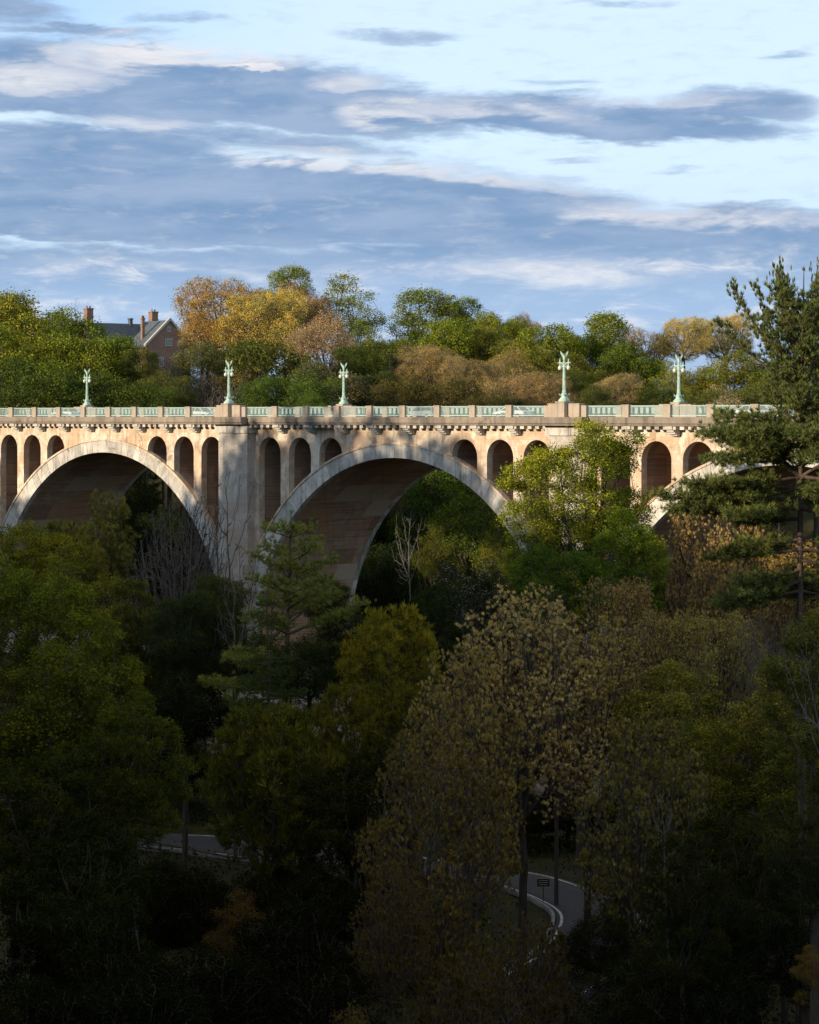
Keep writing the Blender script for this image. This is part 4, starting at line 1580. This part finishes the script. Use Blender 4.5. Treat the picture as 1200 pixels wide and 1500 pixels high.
# --- seen through the arches
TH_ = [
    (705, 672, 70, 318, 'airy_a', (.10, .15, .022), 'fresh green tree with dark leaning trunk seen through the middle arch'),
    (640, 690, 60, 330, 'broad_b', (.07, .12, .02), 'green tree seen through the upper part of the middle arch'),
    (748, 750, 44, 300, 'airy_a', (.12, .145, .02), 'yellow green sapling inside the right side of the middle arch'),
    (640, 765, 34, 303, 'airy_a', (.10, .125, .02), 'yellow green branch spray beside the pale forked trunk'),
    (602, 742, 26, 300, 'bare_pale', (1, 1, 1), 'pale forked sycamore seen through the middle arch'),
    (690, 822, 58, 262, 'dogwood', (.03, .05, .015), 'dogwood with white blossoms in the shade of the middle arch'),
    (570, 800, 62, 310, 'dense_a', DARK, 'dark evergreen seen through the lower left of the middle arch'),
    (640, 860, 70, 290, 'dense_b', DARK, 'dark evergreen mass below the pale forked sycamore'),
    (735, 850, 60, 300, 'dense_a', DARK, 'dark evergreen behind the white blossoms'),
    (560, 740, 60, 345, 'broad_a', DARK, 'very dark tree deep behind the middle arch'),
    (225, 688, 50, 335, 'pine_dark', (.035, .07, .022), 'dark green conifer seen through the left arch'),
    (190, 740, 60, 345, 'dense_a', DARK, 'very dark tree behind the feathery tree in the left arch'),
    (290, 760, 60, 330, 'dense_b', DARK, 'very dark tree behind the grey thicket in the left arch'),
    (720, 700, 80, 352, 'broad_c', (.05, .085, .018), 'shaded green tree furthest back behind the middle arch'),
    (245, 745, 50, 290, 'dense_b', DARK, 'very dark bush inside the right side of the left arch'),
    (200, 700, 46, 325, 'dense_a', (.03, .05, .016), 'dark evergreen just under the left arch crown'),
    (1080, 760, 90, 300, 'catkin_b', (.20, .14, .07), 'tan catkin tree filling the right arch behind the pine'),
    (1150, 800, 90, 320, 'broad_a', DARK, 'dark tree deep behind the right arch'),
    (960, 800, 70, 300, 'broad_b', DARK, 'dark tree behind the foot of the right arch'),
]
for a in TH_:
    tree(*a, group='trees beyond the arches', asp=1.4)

# --- the valley in front of the bridge
FR = [
    (152, 722, 42, 262, 'feather_a', (.10, .12, .045), 'feathery pale green tree in front of the left arch'),
    (95, 765, 52, 250, 'feather_b', (.085, .10, .03), 'yellow green tree between the arch foot and the feathery pale tree'),
    (255, 722, 70, 250, 'bare_twiggy', (1, 1, 1), 'grey leafless thicket tree in front of the left arch'),
    (40, 768, 70, 232, 'broad_c', (.095, .115, .02), 'yellow green tree at the left edge below the arch ring'),
    (-20, 800, 62, 215, 'broad_a', (.085, .115, .018), 'leafy green tree cut by the left edge, below the left arch'),
    (118, 795, 66, 222, 'airy_a', (.08, .105, .018), 'loose olive green tree with dark limbs below the left arch'),
    (60, 840, 90, 205, 'broad_c', (.06, .09, .015), 'broad dim green tree below the left arch foot'),
    (185, 850, 50, 215, 'broad_b', (.05, .065, .018), 'dim olive tree below the grey thicket'),
    (342, 690, 78, 214, 'bare_dark', (1, 1, 1), 'dark bare tree standing against the left pier'),
    (345, 845, 26, 204, 'bare_pale', (1, 1, 1), 'pale broken limbed tree at the foot of the left pier'),
    (322, 842, 50, 212, 'dense_a', (.035, .050, .018), 'dark tree hiding the foot of the left pier'),
    (345, 925, 54, 206, 'dense_b', (.026, .040, .015), 'dark bush right at the foot of the left pier'),
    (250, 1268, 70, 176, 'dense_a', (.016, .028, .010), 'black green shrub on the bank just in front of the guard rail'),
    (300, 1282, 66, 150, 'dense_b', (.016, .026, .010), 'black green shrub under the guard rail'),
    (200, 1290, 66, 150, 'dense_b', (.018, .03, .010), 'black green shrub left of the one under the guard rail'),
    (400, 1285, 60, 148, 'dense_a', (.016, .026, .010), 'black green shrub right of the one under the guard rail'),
    (272, 868, 62, 205, 'dense_a', (.028, .050, .018), 'dark rounded evergreen below the grey thicket'),
    (215, 905, 50, 218, 'broad_b', (.03, .05, .014), 'dark narrow tree left of the rounded evergreen'),
    (424, 752, 124, 190, 'pine_mid', PINE, 'layered pine in front of the left foot of the middle arch'),
    (392, 868, 84, 178, 'pine_dark', PINED, 'darker low pine just below the layered pine'),
    (484, 850, 40, 200, 'dense_b', (.028, .046, .016), 'dark bush at the foot of the barrel, right of the layered pine'),
    (508, 896, 44, 196, 'dense_a', (.022, .040, .014), 'dark evergreen between the layered pine and the bushy middle tree'),
    (575, 890, 64, 178, 'feather_b', (.115, .125, .02), 'bushy yellow green tree with upright sprays at the middle of the photo'),
    (515, 1005, 60, 170, 'feather_b', (.085, .095, .018), 'yellow green bush below the left shoulder of the bushy middle tree'),
    (410, 1036, 96, 162, 'feather_b', (.065, .080, .018), 'broad dim olive tree with upright sprays left of centre'),
    (600, 1010, 56, 165, 'feather_b', (.075, .085, .018), 'dim olive tree directly under the bushy middle tree'),
    (455, 930, 60, 186, 'dense_b', (.02, .036, .012), 'dark evergreen low behind the layered pine'),
    (655, 935, 50, 186, 'dense_a', (.018, .03, .012), 'dark evergreen right of the bushy middle tree'),
    (520, 1120, 80, 150, 'broad_c', (.030, .042, .012), 'dark tree below the yellow green bush'),
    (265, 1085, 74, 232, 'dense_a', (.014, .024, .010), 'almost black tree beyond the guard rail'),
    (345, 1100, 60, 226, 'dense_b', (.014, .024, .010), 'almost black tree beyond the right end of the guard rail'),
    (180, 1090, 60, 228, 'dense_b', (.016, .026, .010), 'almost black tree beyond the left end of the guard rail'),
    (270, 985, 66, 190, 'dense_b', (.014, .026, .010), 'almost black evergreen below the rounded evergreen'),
    (130, 900, 70, 156, 'broad_b', (.062, .085, .014), 'green tree with a pointed top filling the lower left'),
    (85, 960, 80, 150, 'tall_a', (.055, .075, .014), 'green tree left of the pointed top'),
    (20, 985, 80, 155, 'broad_b', (.048, .060, .014), 'dim green tree at the left edge beside the pointed top'),
    (200, 1015, 64, 142, 'broad_a', (.048, .070, .014), 'dim green tree right of the pointed top tree'),
    (150, 1075, 84, 136, 'broad_c', (.044, .064, .013), 'dim green tree below the pointed top'),
    (50, 1110, 90, 132, 'broad_c', (.036, .055, .012), 'very dark green tree at the lower left edge'),
    (130, 1195, 80, 124, 'broad_a', (.026, .045, .012), 'very dark green tree in the lower left interior'),
    (850, 622, 92, 202, 'maple', FRESH, 'bright fresh green maple covering the right pier'),
    (915, 748, 52, 192, 'broad_a', (.065, .115, .018), 'mid green tree at the right foot of the maple'),
    (815, 800, 62, 185, 'broad_c', (.040, .080, .015), 'shaded green tree below the bright maple'),
    (1012, 752, 60, 196, 'catkin_b', (.23, .175, .095), 'tan catkin tree left of the pine boughs, below the right arch'),
    (1085, 775, 66, 188, 'catkin_b', (.20, .15, .07), 'tan catkin tree under the pine boughs'),
    (1160, 800, 66, 184, 'catkin_fine', (.17, .13, .05), 'brown tan tree behind the lowest pine boughs'),
    (905, 852, 62, 180, 'catkin_fine', (.17, .11, .05), 'russet brown tree between the maple and the catkin trees'),
    (985, 900, 62, 176, 'catkin_fine', (.16, .125, .045), 'brown olive tree right of the russet tree'),
    (1060, 900, 62, 172, 'catkin_fine', (.15, .12, .045), 'brown tree with fine twigs right of the brown olive tree'),
    (765, 868, 112, 156, 'catkin_a', CATK, 'tallest tan catkin tree, top left of the lower right mass'),
    (690, 955, 80, 150, 'catkin_b', (.22, .185, .075), 'tan catkin tree at the left shoulder of the tallest one'),
    (860, 905, 90, 160, 'catkin_a', (.20, .17, .07), 'olive tan tree with upright plumes right of the tallest catkin tree'),
    (640, 1075, 104, 134, 'catkin_a', (.20, .16, .06), 'tan catkin tree reaching the bottom edge, left of the road'),
    (945, 1050, 86, 140, 'catkin_b', (.105, .082, .028), 'dim olive catkin tree right of the road bend'),
    (985, 975, 84, 160, 'broad_a', (.090, .090, .022), 'olive green tree with layered sprays in the right middle'),
    (1060, 1060, 90, 152, 'broad_c', (.072, .076, .016), 'dim olive tree below the layered one at the right'),
    (1150, 975, 84, 150, 'broad_a', (.090, .088, .024), 'olive tree at the right edge below the pine'),
    (1150, 895, 60, 158, 'bare_twiggy', (1, 1, 1), 'tangle of pale grey twigs at the right edge below the pine'),
    (1330, 925, 40, 100, 'bare_pale', (1, 1, 1), 'pale leaning bare tree at the right', -.15),
    (1000, 1145, 24, 112, 'bare_pale', (1, 1, 1), 'short pale leaning snag in the right interior', -.05),
    (1170, 1100, 90, 142, 'broad_a', (.055, .060, .014), 'dark olive tree at the right edge, lower part'),
    (985, 1150, 84, 142, 'broad_b', (.042, .052, .012), 'very dark tree right of the road'),
    (1090, 1190, 90, 132, 'broad_c', (.036, .044, .012), 'very dark spreading tree at the lower right'),
    (1192, 900, 66, 107, 'broad_a', (.070, .074, .022), 'olive tree covering the lower trunk of the tall pine'),
    (1196, 1080, 66, 104, 'broad_b', (.050, .055, .018), 'dim olive tree at the right edge below the one over the pine trunk'),
    (575, 1265, 52, 128, 'catkin_b', (.15, .115, .045), 'small dim catkin tree at the bottom left of the catkin mass'),
    (355, 1305, 48, 128, 'airy_a', (.12, .10, .035), 'orange leaved sapling in the dark lower left'),
    (470, 1290, 80, 136, 'broad_c', (.020, .030, .012), 'very dark tree below the olive bushes'),
    (745, 1165, 70, 212, 'dense_a', (.020, .030, .012), 'dark tree beyond the road, left of the notice board'),
    (835, 1160, 70, 214, 'dense_b', (.024, .034, .012), 'dark bush beyond the road, right of the notice board'),
    (880, 1338, 60, 130, 'dense_b', (.02, .028, .011), 'dark shrub below the road bend'),
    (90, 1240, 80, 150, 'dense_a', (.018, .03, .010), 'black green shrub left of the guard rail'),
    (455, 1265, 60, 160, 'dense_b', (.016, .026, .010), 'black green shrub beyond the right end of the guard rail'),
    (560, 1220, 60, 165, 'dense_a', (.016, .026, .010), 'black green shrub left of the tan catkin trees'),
    (1000, 1222, 60, 109, 'broad_b', (.034, .042, .012), 'very dark tree in front of the short pale snag'),
    (1190, 1235, 66, 98, 'dense_b', (.024, .03, .012), 'dark shrub at the right edge under the dim olive tree'),
    (1188, 1385, 26, 94, 'airy_a', (.15, .11, .03), 'yellow leaved sapling tip at the lower right corner'),
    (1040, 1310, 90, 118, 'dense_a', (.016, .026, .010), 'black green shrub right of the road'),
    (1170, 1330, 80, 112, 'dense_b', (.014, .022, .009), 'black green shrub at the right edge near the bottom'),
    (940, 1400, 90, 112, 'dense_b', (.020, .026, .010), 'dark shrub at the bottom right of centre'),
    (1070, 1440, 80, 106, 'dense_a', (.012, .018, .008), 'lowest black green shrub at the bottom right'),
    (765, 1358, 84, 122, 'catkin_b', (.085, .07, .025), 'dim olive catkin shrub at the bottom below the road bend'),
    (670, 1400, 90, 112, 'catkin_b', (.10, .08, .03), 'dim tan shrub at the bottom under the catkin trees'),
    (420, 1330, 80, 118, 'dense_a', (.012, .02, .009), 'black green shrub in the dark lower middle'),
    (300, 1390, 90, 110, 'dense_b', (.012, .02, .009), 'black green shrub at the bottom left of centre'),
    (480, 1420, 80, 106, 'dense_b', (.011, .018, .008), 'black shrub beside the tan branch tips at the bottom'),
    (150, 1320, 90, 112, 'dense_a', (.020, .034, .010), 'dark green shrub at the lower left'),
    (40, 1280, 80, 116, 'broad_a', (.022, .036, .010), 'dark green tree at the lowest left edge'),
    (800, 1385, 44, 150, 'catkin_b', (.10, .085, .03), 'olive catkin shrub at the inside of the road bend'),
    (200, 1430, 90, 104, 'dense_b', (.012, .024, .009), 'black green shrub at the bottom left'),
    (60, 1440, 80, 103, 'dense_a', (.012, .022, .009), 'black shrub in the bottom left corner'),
    (12, 1478, 26, 102, 'catkin_b', (.18, .12, .04), 'tan branch tips at the lower left corner'),
    (505, 1478, 50, 104, 'catkin_b', (.17, .13, .05), 'tan branch tips at the bottom centre'),
]
for a in FR:
    a = list(a); a[2] *= 1.08
    if 'catk' in a[4] and a[5] != CATK: a[5] = (a[5][0] * 1.6, a[5][1] * 1.75, a[5][2] * 1.5)
    elif a[4] == 'maple': pass
    elif 'catk' in a[4]: pass
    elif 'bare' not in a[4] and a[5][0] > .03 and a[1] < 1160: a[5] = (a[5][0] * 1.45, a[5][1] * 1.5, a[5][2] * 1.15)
    if a[1] > 950 and a[0] < 700 and 'bare' not in a[4]: a[5] = tuple(q * .8 for q in a[5])  # lower left foliage darkened in its colour, standing in for shade
    if a[1] > 1060 and 'bare' not in a[4]: a[5] = tuple(q * .62 for q in a[5])  # deep valley shade put into the leaf colour of the lowest trees
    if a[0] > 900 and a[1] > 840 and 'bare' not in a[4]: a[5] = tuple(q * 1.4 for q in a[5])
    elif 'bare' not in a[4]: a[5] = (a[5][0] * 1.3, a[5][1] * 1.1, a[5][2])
    if a[4] in ('broad_a', 'broad_b', 'broad_c'): a[4] = 'near' + a[4][5:]
    ti = a.pop() if len(a) > 7 else 0.0
    # the two crowns over the road bend are held high on their boles
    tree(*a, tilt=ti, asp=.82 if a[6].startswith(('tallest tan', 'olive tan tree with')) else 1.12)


# the large pine at the right: boughs set as the photo shows them
PY = 112.0
PX = (1176 - 600) / FPX * PY
pbase = gz(PX, PY)


def pz(py):
    return CAMZ + (609.1 - py) / FPX * PY - pbase


mpp = PY / FPX
g = np.random.default_rng(81)
B = []
H_P = pz(392)
# many steep upper limbs form the dense, finger topped crown
z = pz(690)
while z < pz(440):
    f = (z - pz(690)) / (pz(392) - pz(690))
    for i in range(8):
        a_ = g.random() * 2 * PI
        B.append((z, a_, (4.9 - 2.6 * f) * (.45 + .65 * g.random()), .8 + .5 * f, 1.2, .17))
    z += .85
for px_, py_ in ((1100, 395), (1128, 400), (1150, 378), (1186, 388), (1210, 430), (1075, 440), (1162, 400)):
    # leaders: long limbs that turn upright
    dx = (px_ - 1176) * mpp
    dz = (py_ and (609.1 - py_) * mpp + CAMZ - pbase) - pz(560)
    Ln = math.hypot(dx, dz)
    B.append((pz(560), PI if dx < 0 else 0, Ln * 1.02, abs(dz) / max(abs(dx), .6) * .9, abs(dz) / max(abs(dx), .6), .10))
for (y0_, px_, rise, lift, pw) in (
        (628, 1032, .10, .10, .42), (648, 1046, .0, .12, .42), (640, 1060, .3, .1, .45),
        (695, 955, -.04, .10, .22), (716, 975, -.14, .06, .24), (735, 1040, -.1, .05, .3),
        (790, 1040, -.12, .05, .28), (830, 1040, -.28, .0, .28), (846, 1060, -.3, .0, .28)):
    Ln = (1176 - px_) * mpp
    B.append((pz(y0_), PI + g.normal() * .12, Ln, rise, lift, pw))
    B.append((pz(y0_) + .3, PI + .5 + g.normal() * .2, Ln * .75, rise, lift, pw))
    B.append((pz(y0_) - .2, PI - .6 + g.normal() * .2, Ln * .7, rise, lift, pw))
    B.append((pz(y0_) + g.normal() * .3, PI + g.normal() * .4, Ln * (.5 + .4 * g.random()), rise + .12, lift + .1, pw))
    for k_ in range(3):
        B.append((pz(y0_) + g.normal() * .3, g.uniform(-1.6, 1.6), 4.0 * (.7 + .5 * g.random()), rise, lift, .34))
K = pine('pine_hero', 82, H_P, B, r0=.36, needle=(26, .28, .030))
o = empty('pine_tree', (PX, PY, pbase - .2), 0, 'tall pine with finger topped crown and wide boughs at the right edge', 'tree')
link('trunk', K.trunk, o); c_ = link('crown', K.crown, o); c_.color = (.115, .150, .050, 1)


# ------------------------------------------------------------------ undergrowth, one uncountable mass
def dist_poly(x, y, P):
    d = np.full(len(x), 1e9)
    for a, b in zip(P[:-1], P[1:]):
        a = np.array(a, float); b = np.array(b, float); ab = b - a
        q = np.clip(((x - a[0]) * ab[0] + (y - a[1]) * ab[1]) / (ab @ ab), 0, 1)
        d = np.minimum(d, np.hypot(x - a[0] - q * ab[0], y - a[1] - q * ab[1]))
    return d


g = np.random.default_rng(91)
n = 4200
ux = g.uniform(-75, 75, n); uy = g.uniform(95, 350, n)
s_ = (ux * math.cos(TH) - (uy - 242.785) * math.sin(TH)); w_ = ux * math.sin(TH) + (uy - 242.785) * math.cos(TH)
ok = (np.abs(ux) < 20 + uy * .24) & (dist_poly(ux, uy, ROAD) > 6.5) & ((w_ < -4) | (w_ > 20))
ux = ux[ok]; uy = uy[ok]
hh = g.uniform(.6, 2.6, len(ux))
per = 46
cx_ = np.repeat(ux, per); cy_ = np.repeat(uy, per); hr = np.repeat(hh, per)
d = g.normal(size=(len(cx_), 3)); d = unit(d); rr = g.random(len(cx_)) ** .4
px_ = cx_ + d[:, 0] * rr * hr * 1.3; py_ = cy_ + d[:, 1] * rr * hr * 1.3
pz_ = ground_z(px_, py_) + .1 + np.abs(d[:, 2]) * rr * hr
c = np.stack([px_, py_, pz_], 1)
a1 = unit(g.normal(size=c.shape)); a2 = unit(np.cross(a1, g.normal(size=c.shape)))
v, f, rn = rhombi(c, a1, a2, .34, .2, g.random(len(c)))
o = link('undergrowth', np_mesh('undergrowth', v, f, M['leaf'], False, rn)); o.color = (.028, .042, .014, 1)
tag(o, 'dark low undergrowth covering the valley floor', 'undergrowth', kind='stuff')

# the wooded rise on the sunward side, far out of view, whose shade fills the valley
g = np.random.default_rng(95)
C_ = []; Sz = []
tops = [(-330, 62), (-200, 60), (-119, 60), (-56, 63), (-16, 64), (-6, 73), (4, 75.5), (14, 74), (26, 75), (36, 64), (51, 60), (100, 64), (140, 68), (260, 72), (420, 74)]
for tt in np.arange(-330, 420, 5.5):
    zt = np.interp(tt, [q[0] for q in tops], [q[1] for q in tops])
    for row in range(4):
        p = RQ + RT * (tt + g.normal() * 1.5) + RS * (row * 9 + g.normal() * 2 - 4)
        gz0 = gz(p[0], p[1])
        top = zt + g.normal() * 2.0 - (1.5 if row != 1 else 0)
        if top - gz0 < 4: continue
        hh_ = top - gz0; rad_ = min(5.5, hh_ * .45) * (.8 + .4 * g.random())
        k_ = 330
        d = unit(g.normal(size=(k_, 3))); q = g.random(k_) ** .35
        zc_ = gz0 + hh_ * .5
        C_.append(np.stack([p[0] + d[:, 0] * q * rad_, p[1] + d[:, 1] * q * rad_, zc_ + d[:, 2] * q * hh_ * .5], 1))
# unseen woods added on both flanks, blocking sky light from the valley floor
for yy in np.arange(-70, 215, 9.0):
    for sg in (-1, 1):
        for row in range(4):
            px0 = sg * (max(30, abs(yy) * .25 + 14) + row * 11 + g.normal() * 2); py0 = yy + g.normal() * 2
            if abs(px0) < .19 * py0 + 9: continue
            gz0 = gz(px0, py0); top = min(gz0 + 27, 43 + 2 * row) + g.normal() * 2
            hh_ = top - gz0
            if hh_ < 5: continue
            d = unit(g.normal(size=(200, 3))); q = g.random(200) ** .35
            C_.append(np.stack([px0 + d[:, 0] * q * 5, py0 + d[:, 1] * q * 5, gz0 + hh_ * .5 + d[:, 2] * q * hh_ * .5], 1))
C_ = np.vstack(C_)
a1 = unit(g.normal(size=C_.shape)); a2 = unit(np.cross(a1, g.normal(size=C_.shape)))
v, f, rn = rhombi(C_, a1, a2, 1.9, 1.5, g.random(len(C_)))
o = link('woodland', np_mesh('woodland', v, f, M['leaf'], False, rn)); o.color = (.05, .08, .02, 1)
tag(o, 'unseen wood on the rise beside the valley, with flank woods added for shade', 'woodland', kind='stuff')


# ------------------------------------------------------------------ brick house above the left trees
HY = 470.0


def hx(px): return (px - 600) / FPX * HY
def hz(py): return CAMZ + (609.1 - py) / FPX * HY


house = empty('brick_house', (hx(195), HY, gz(hx(195), HY)), math.radians(38), 'brick mansion with slate roof, tall chimneys and a stone edged gable above the left trees', 'house')
hb = gz(hx(195), HY)
X0 = hx(195)


HA = math.radians(38)


def lx(px, yl=0.0): return (hx(px) - X0 + yl * math.sin(HA)) / math.cos(HA)
def lz(py): return hz(py) - hb


b = MB()
b.box(lx(122, 7), lx(236, 7), 2.0, 12, -1, lz(520))
b.build('wall', M['brick'], house)
b = MB()
zr = lz(472); ze = lz(522)
b.prof_s([(1.4, ze), (7, zr), (12.6, ze), (12.6, ze - .15), (7, zr - .2), (1.4, ze - .15)][::-1], lx(120, 7), lx(234, 7))
b.build('roof', M['slate'], house)
# front gable wing
gx0, gx1, gp = lx(216, -3), lx(276, -3), lx(247, -3)
b = MB()
b.prof_w([(gx0, -1), (gx1, -1), (gx1, lz(506)), (gp, lz(470)), (gx0, lz(506))], -3.0, 5)
b.build('gable', M['brick'], house)
b = MB()
for sg, xe in ((-1, gx0 - .6), (1, gx1 + .6)):
    e0 = (gp, lz(469) + .12); e1 = (xe, lz(507) - .2)
    q = [(e0[0], e0[1]), (e1[0], e1[1]), (e1[0], e1[1] - .28), (e0[0], e0[1] - .3)]
    b.prof_w(q if sg > 0 else q[::-1], -2.7, 6.5)
b.build('gable_roof', M['slate'], house)
b = MB()
for sg, xe in ((-1, gx0 - .5), (1, gx1 + .5)):
    e0 = (gp, lz(468) + .5); e1 = (xe, lz(506) + .25)
    q = [(e0[0], e0[1]), (e1[0], e1[1]), (e1[0], e1[1] - .55), (e0[0], e0[1] - .6)]
    b.prof_w(q if sg > 0 else q[::-1], -3.35, -2.75)
b.build('gable_coping', M['trim'], house)


def chimney(px, pw, ptop, pbot, yy, depth=1.4):
    b = MB()
    x = lx(px, yy); w2 = pw * .40 * HY / FPX; depth = w2 * 2
    b.box(x - w2, x + w2, yy, yy + depth, lz(pbot), lz(ptop + 2))
    b.box(x - w2 - .1, x + w2 + .1, yy - .1, yy + depth + .1, lz(ptop + 2) + .002, lz(ptop))
    b.box(x - w2 - .1, x + w2 + .1, yy - .1, yy + depth + .1, lz(ptop + 13), lz(ptop + 11.5))
    o = b.build('chimney', M['brick'], house)
    c = MB()
    for i in (-.5, .5):
        c.lathe([(.16, lz(ptop) + .001), (.16, lz(ptop) + .45), (.12, lz(ptop) + .5)], cx=x + i * w2, cy=yy + depth / 2, n=8)
    c.build('chimney_pot', M['brick'], o)


chimney(131.5, 13, 451, 500, 6.0, 1.8)
chimney(219.5, 13, 453, 500, 5.6, 1.8)
chimney(208.5, 5.5, 465, 522, .6, 1.0)
b = MB()
vx = lx(184, 7)
b.box(vx - .28, vx + .28, 6.4, 7.4, lz(478), lz(466)); b.box(vx - .36, vx + .36, 6.3, 7.5, lz(466) + .002, lz(466) + .3)
b.build('vent_stack', M['slate'], house)


def window(px, py, pw, ph, yy, n=3):
    f = MB(); x = lx(px, yy); w2 = pw / 2 * HY / FPX; z0 = lz(py + ph / 2); z1 = lz(py - ph / 2)
    f.box(x - w2 - .15, x + w2 + .15, yy - .08, yy + .05, z0 - .15, z0)
    f.box(x - w2 - .15, x + w2 + .15, yy - .08, yy + .05, z1, z1 + .15)
    for i in range(n + 1):
        q = x - w2 + 2 * w2 * i / n
        f.box(q - .07, q + .07, yy - .07, yy + .05, z0 + .001, z1 - .001)
    o = f.build('window', M['trim'], house)
    p = MB(); p.box(x - w2, x + w2, yy - .02, yy + .02, z0 + .002, z1 - .002)
    p.build('window_pane', M['pane'], o)


window(246, 501, 11, 9, -3.0); window(246, 482, 4, 6, -3.0, 1); window(236, 530, 6, 12, -3.0, 2); window(256, 530, 6, 12, -3.0, 2)
window(222, 530, 7, 14, -3.0, 2)

# dormer on the gable wing's slate slope
b = MB(); b.box(lx(226, 1.2), lx(231, 1.2), 1.2, 3.0, lz(492), lz(484)); b.build('dormer', M['pane'], house)


# ------------------------------------------------------------------ small things in the valley
def at(px, y, lift=0.):
    x = (px - 600) / FPX * y
    return Vector((x, y, gz(x, y) + lift))


p = at(796, 186)
r = empty('road_sign', (p.x, p.y, p.z), 0, 'small dark notice board on a post beside the road', 'sign')
b = MB(); b.box(-.05, .05, -.04, .04, 0, 1.55); b.build('post', M['wood'], r)
b = MB(); b.box(-.50, .50, -.075, -.042, 1.5, 2.15); o = b.build('board', M['signboard'], r)
b = MB()
for (z_, w__) in ((2.0, .36), (1.83, .40), (1.66, .34)):
    b.box(-w__, w__, -.082, -.0755, z_ - .025, z_ + .02)
b.box(-.52, .52, -.08, -.04, 2.152, 2.18); b.box(-.52, .52, -.08, -.04, 1.47, 1.498)
b.build('board_edge', M['cream'], o)

r = empty('guard_rail', at(310, 216), 0, 'weathered timber guard rail along the road in the dark lower left', 'guard rail')
o0 = r.location
pts = [at(q, yy) for q, yy in ((185, 208.5), (235, 206.5), (285, 204.8), (335, 203), (385, 201.5), (430, 200))]
for q in pts:
    b = MB(); l = q - o0
    b.box(l.x - .12, l.x + .12, l.y - .12, l.y + .12, l.z - .3, l.z + 1.35)
    b.build('post', M['wood'], r)
for i in range(len(pts) - 1):
    for zz in (.62, 1.18):
        b = MB()
        a_ = pts[i] - o0; c_ = pts[i + 1] - o0
        b.tube([a_ + Vector((0, -.2, zz)), c_ + Vector((0, -.2, zz))], .10, 6)
        b.build('rail', M['wood'], r)
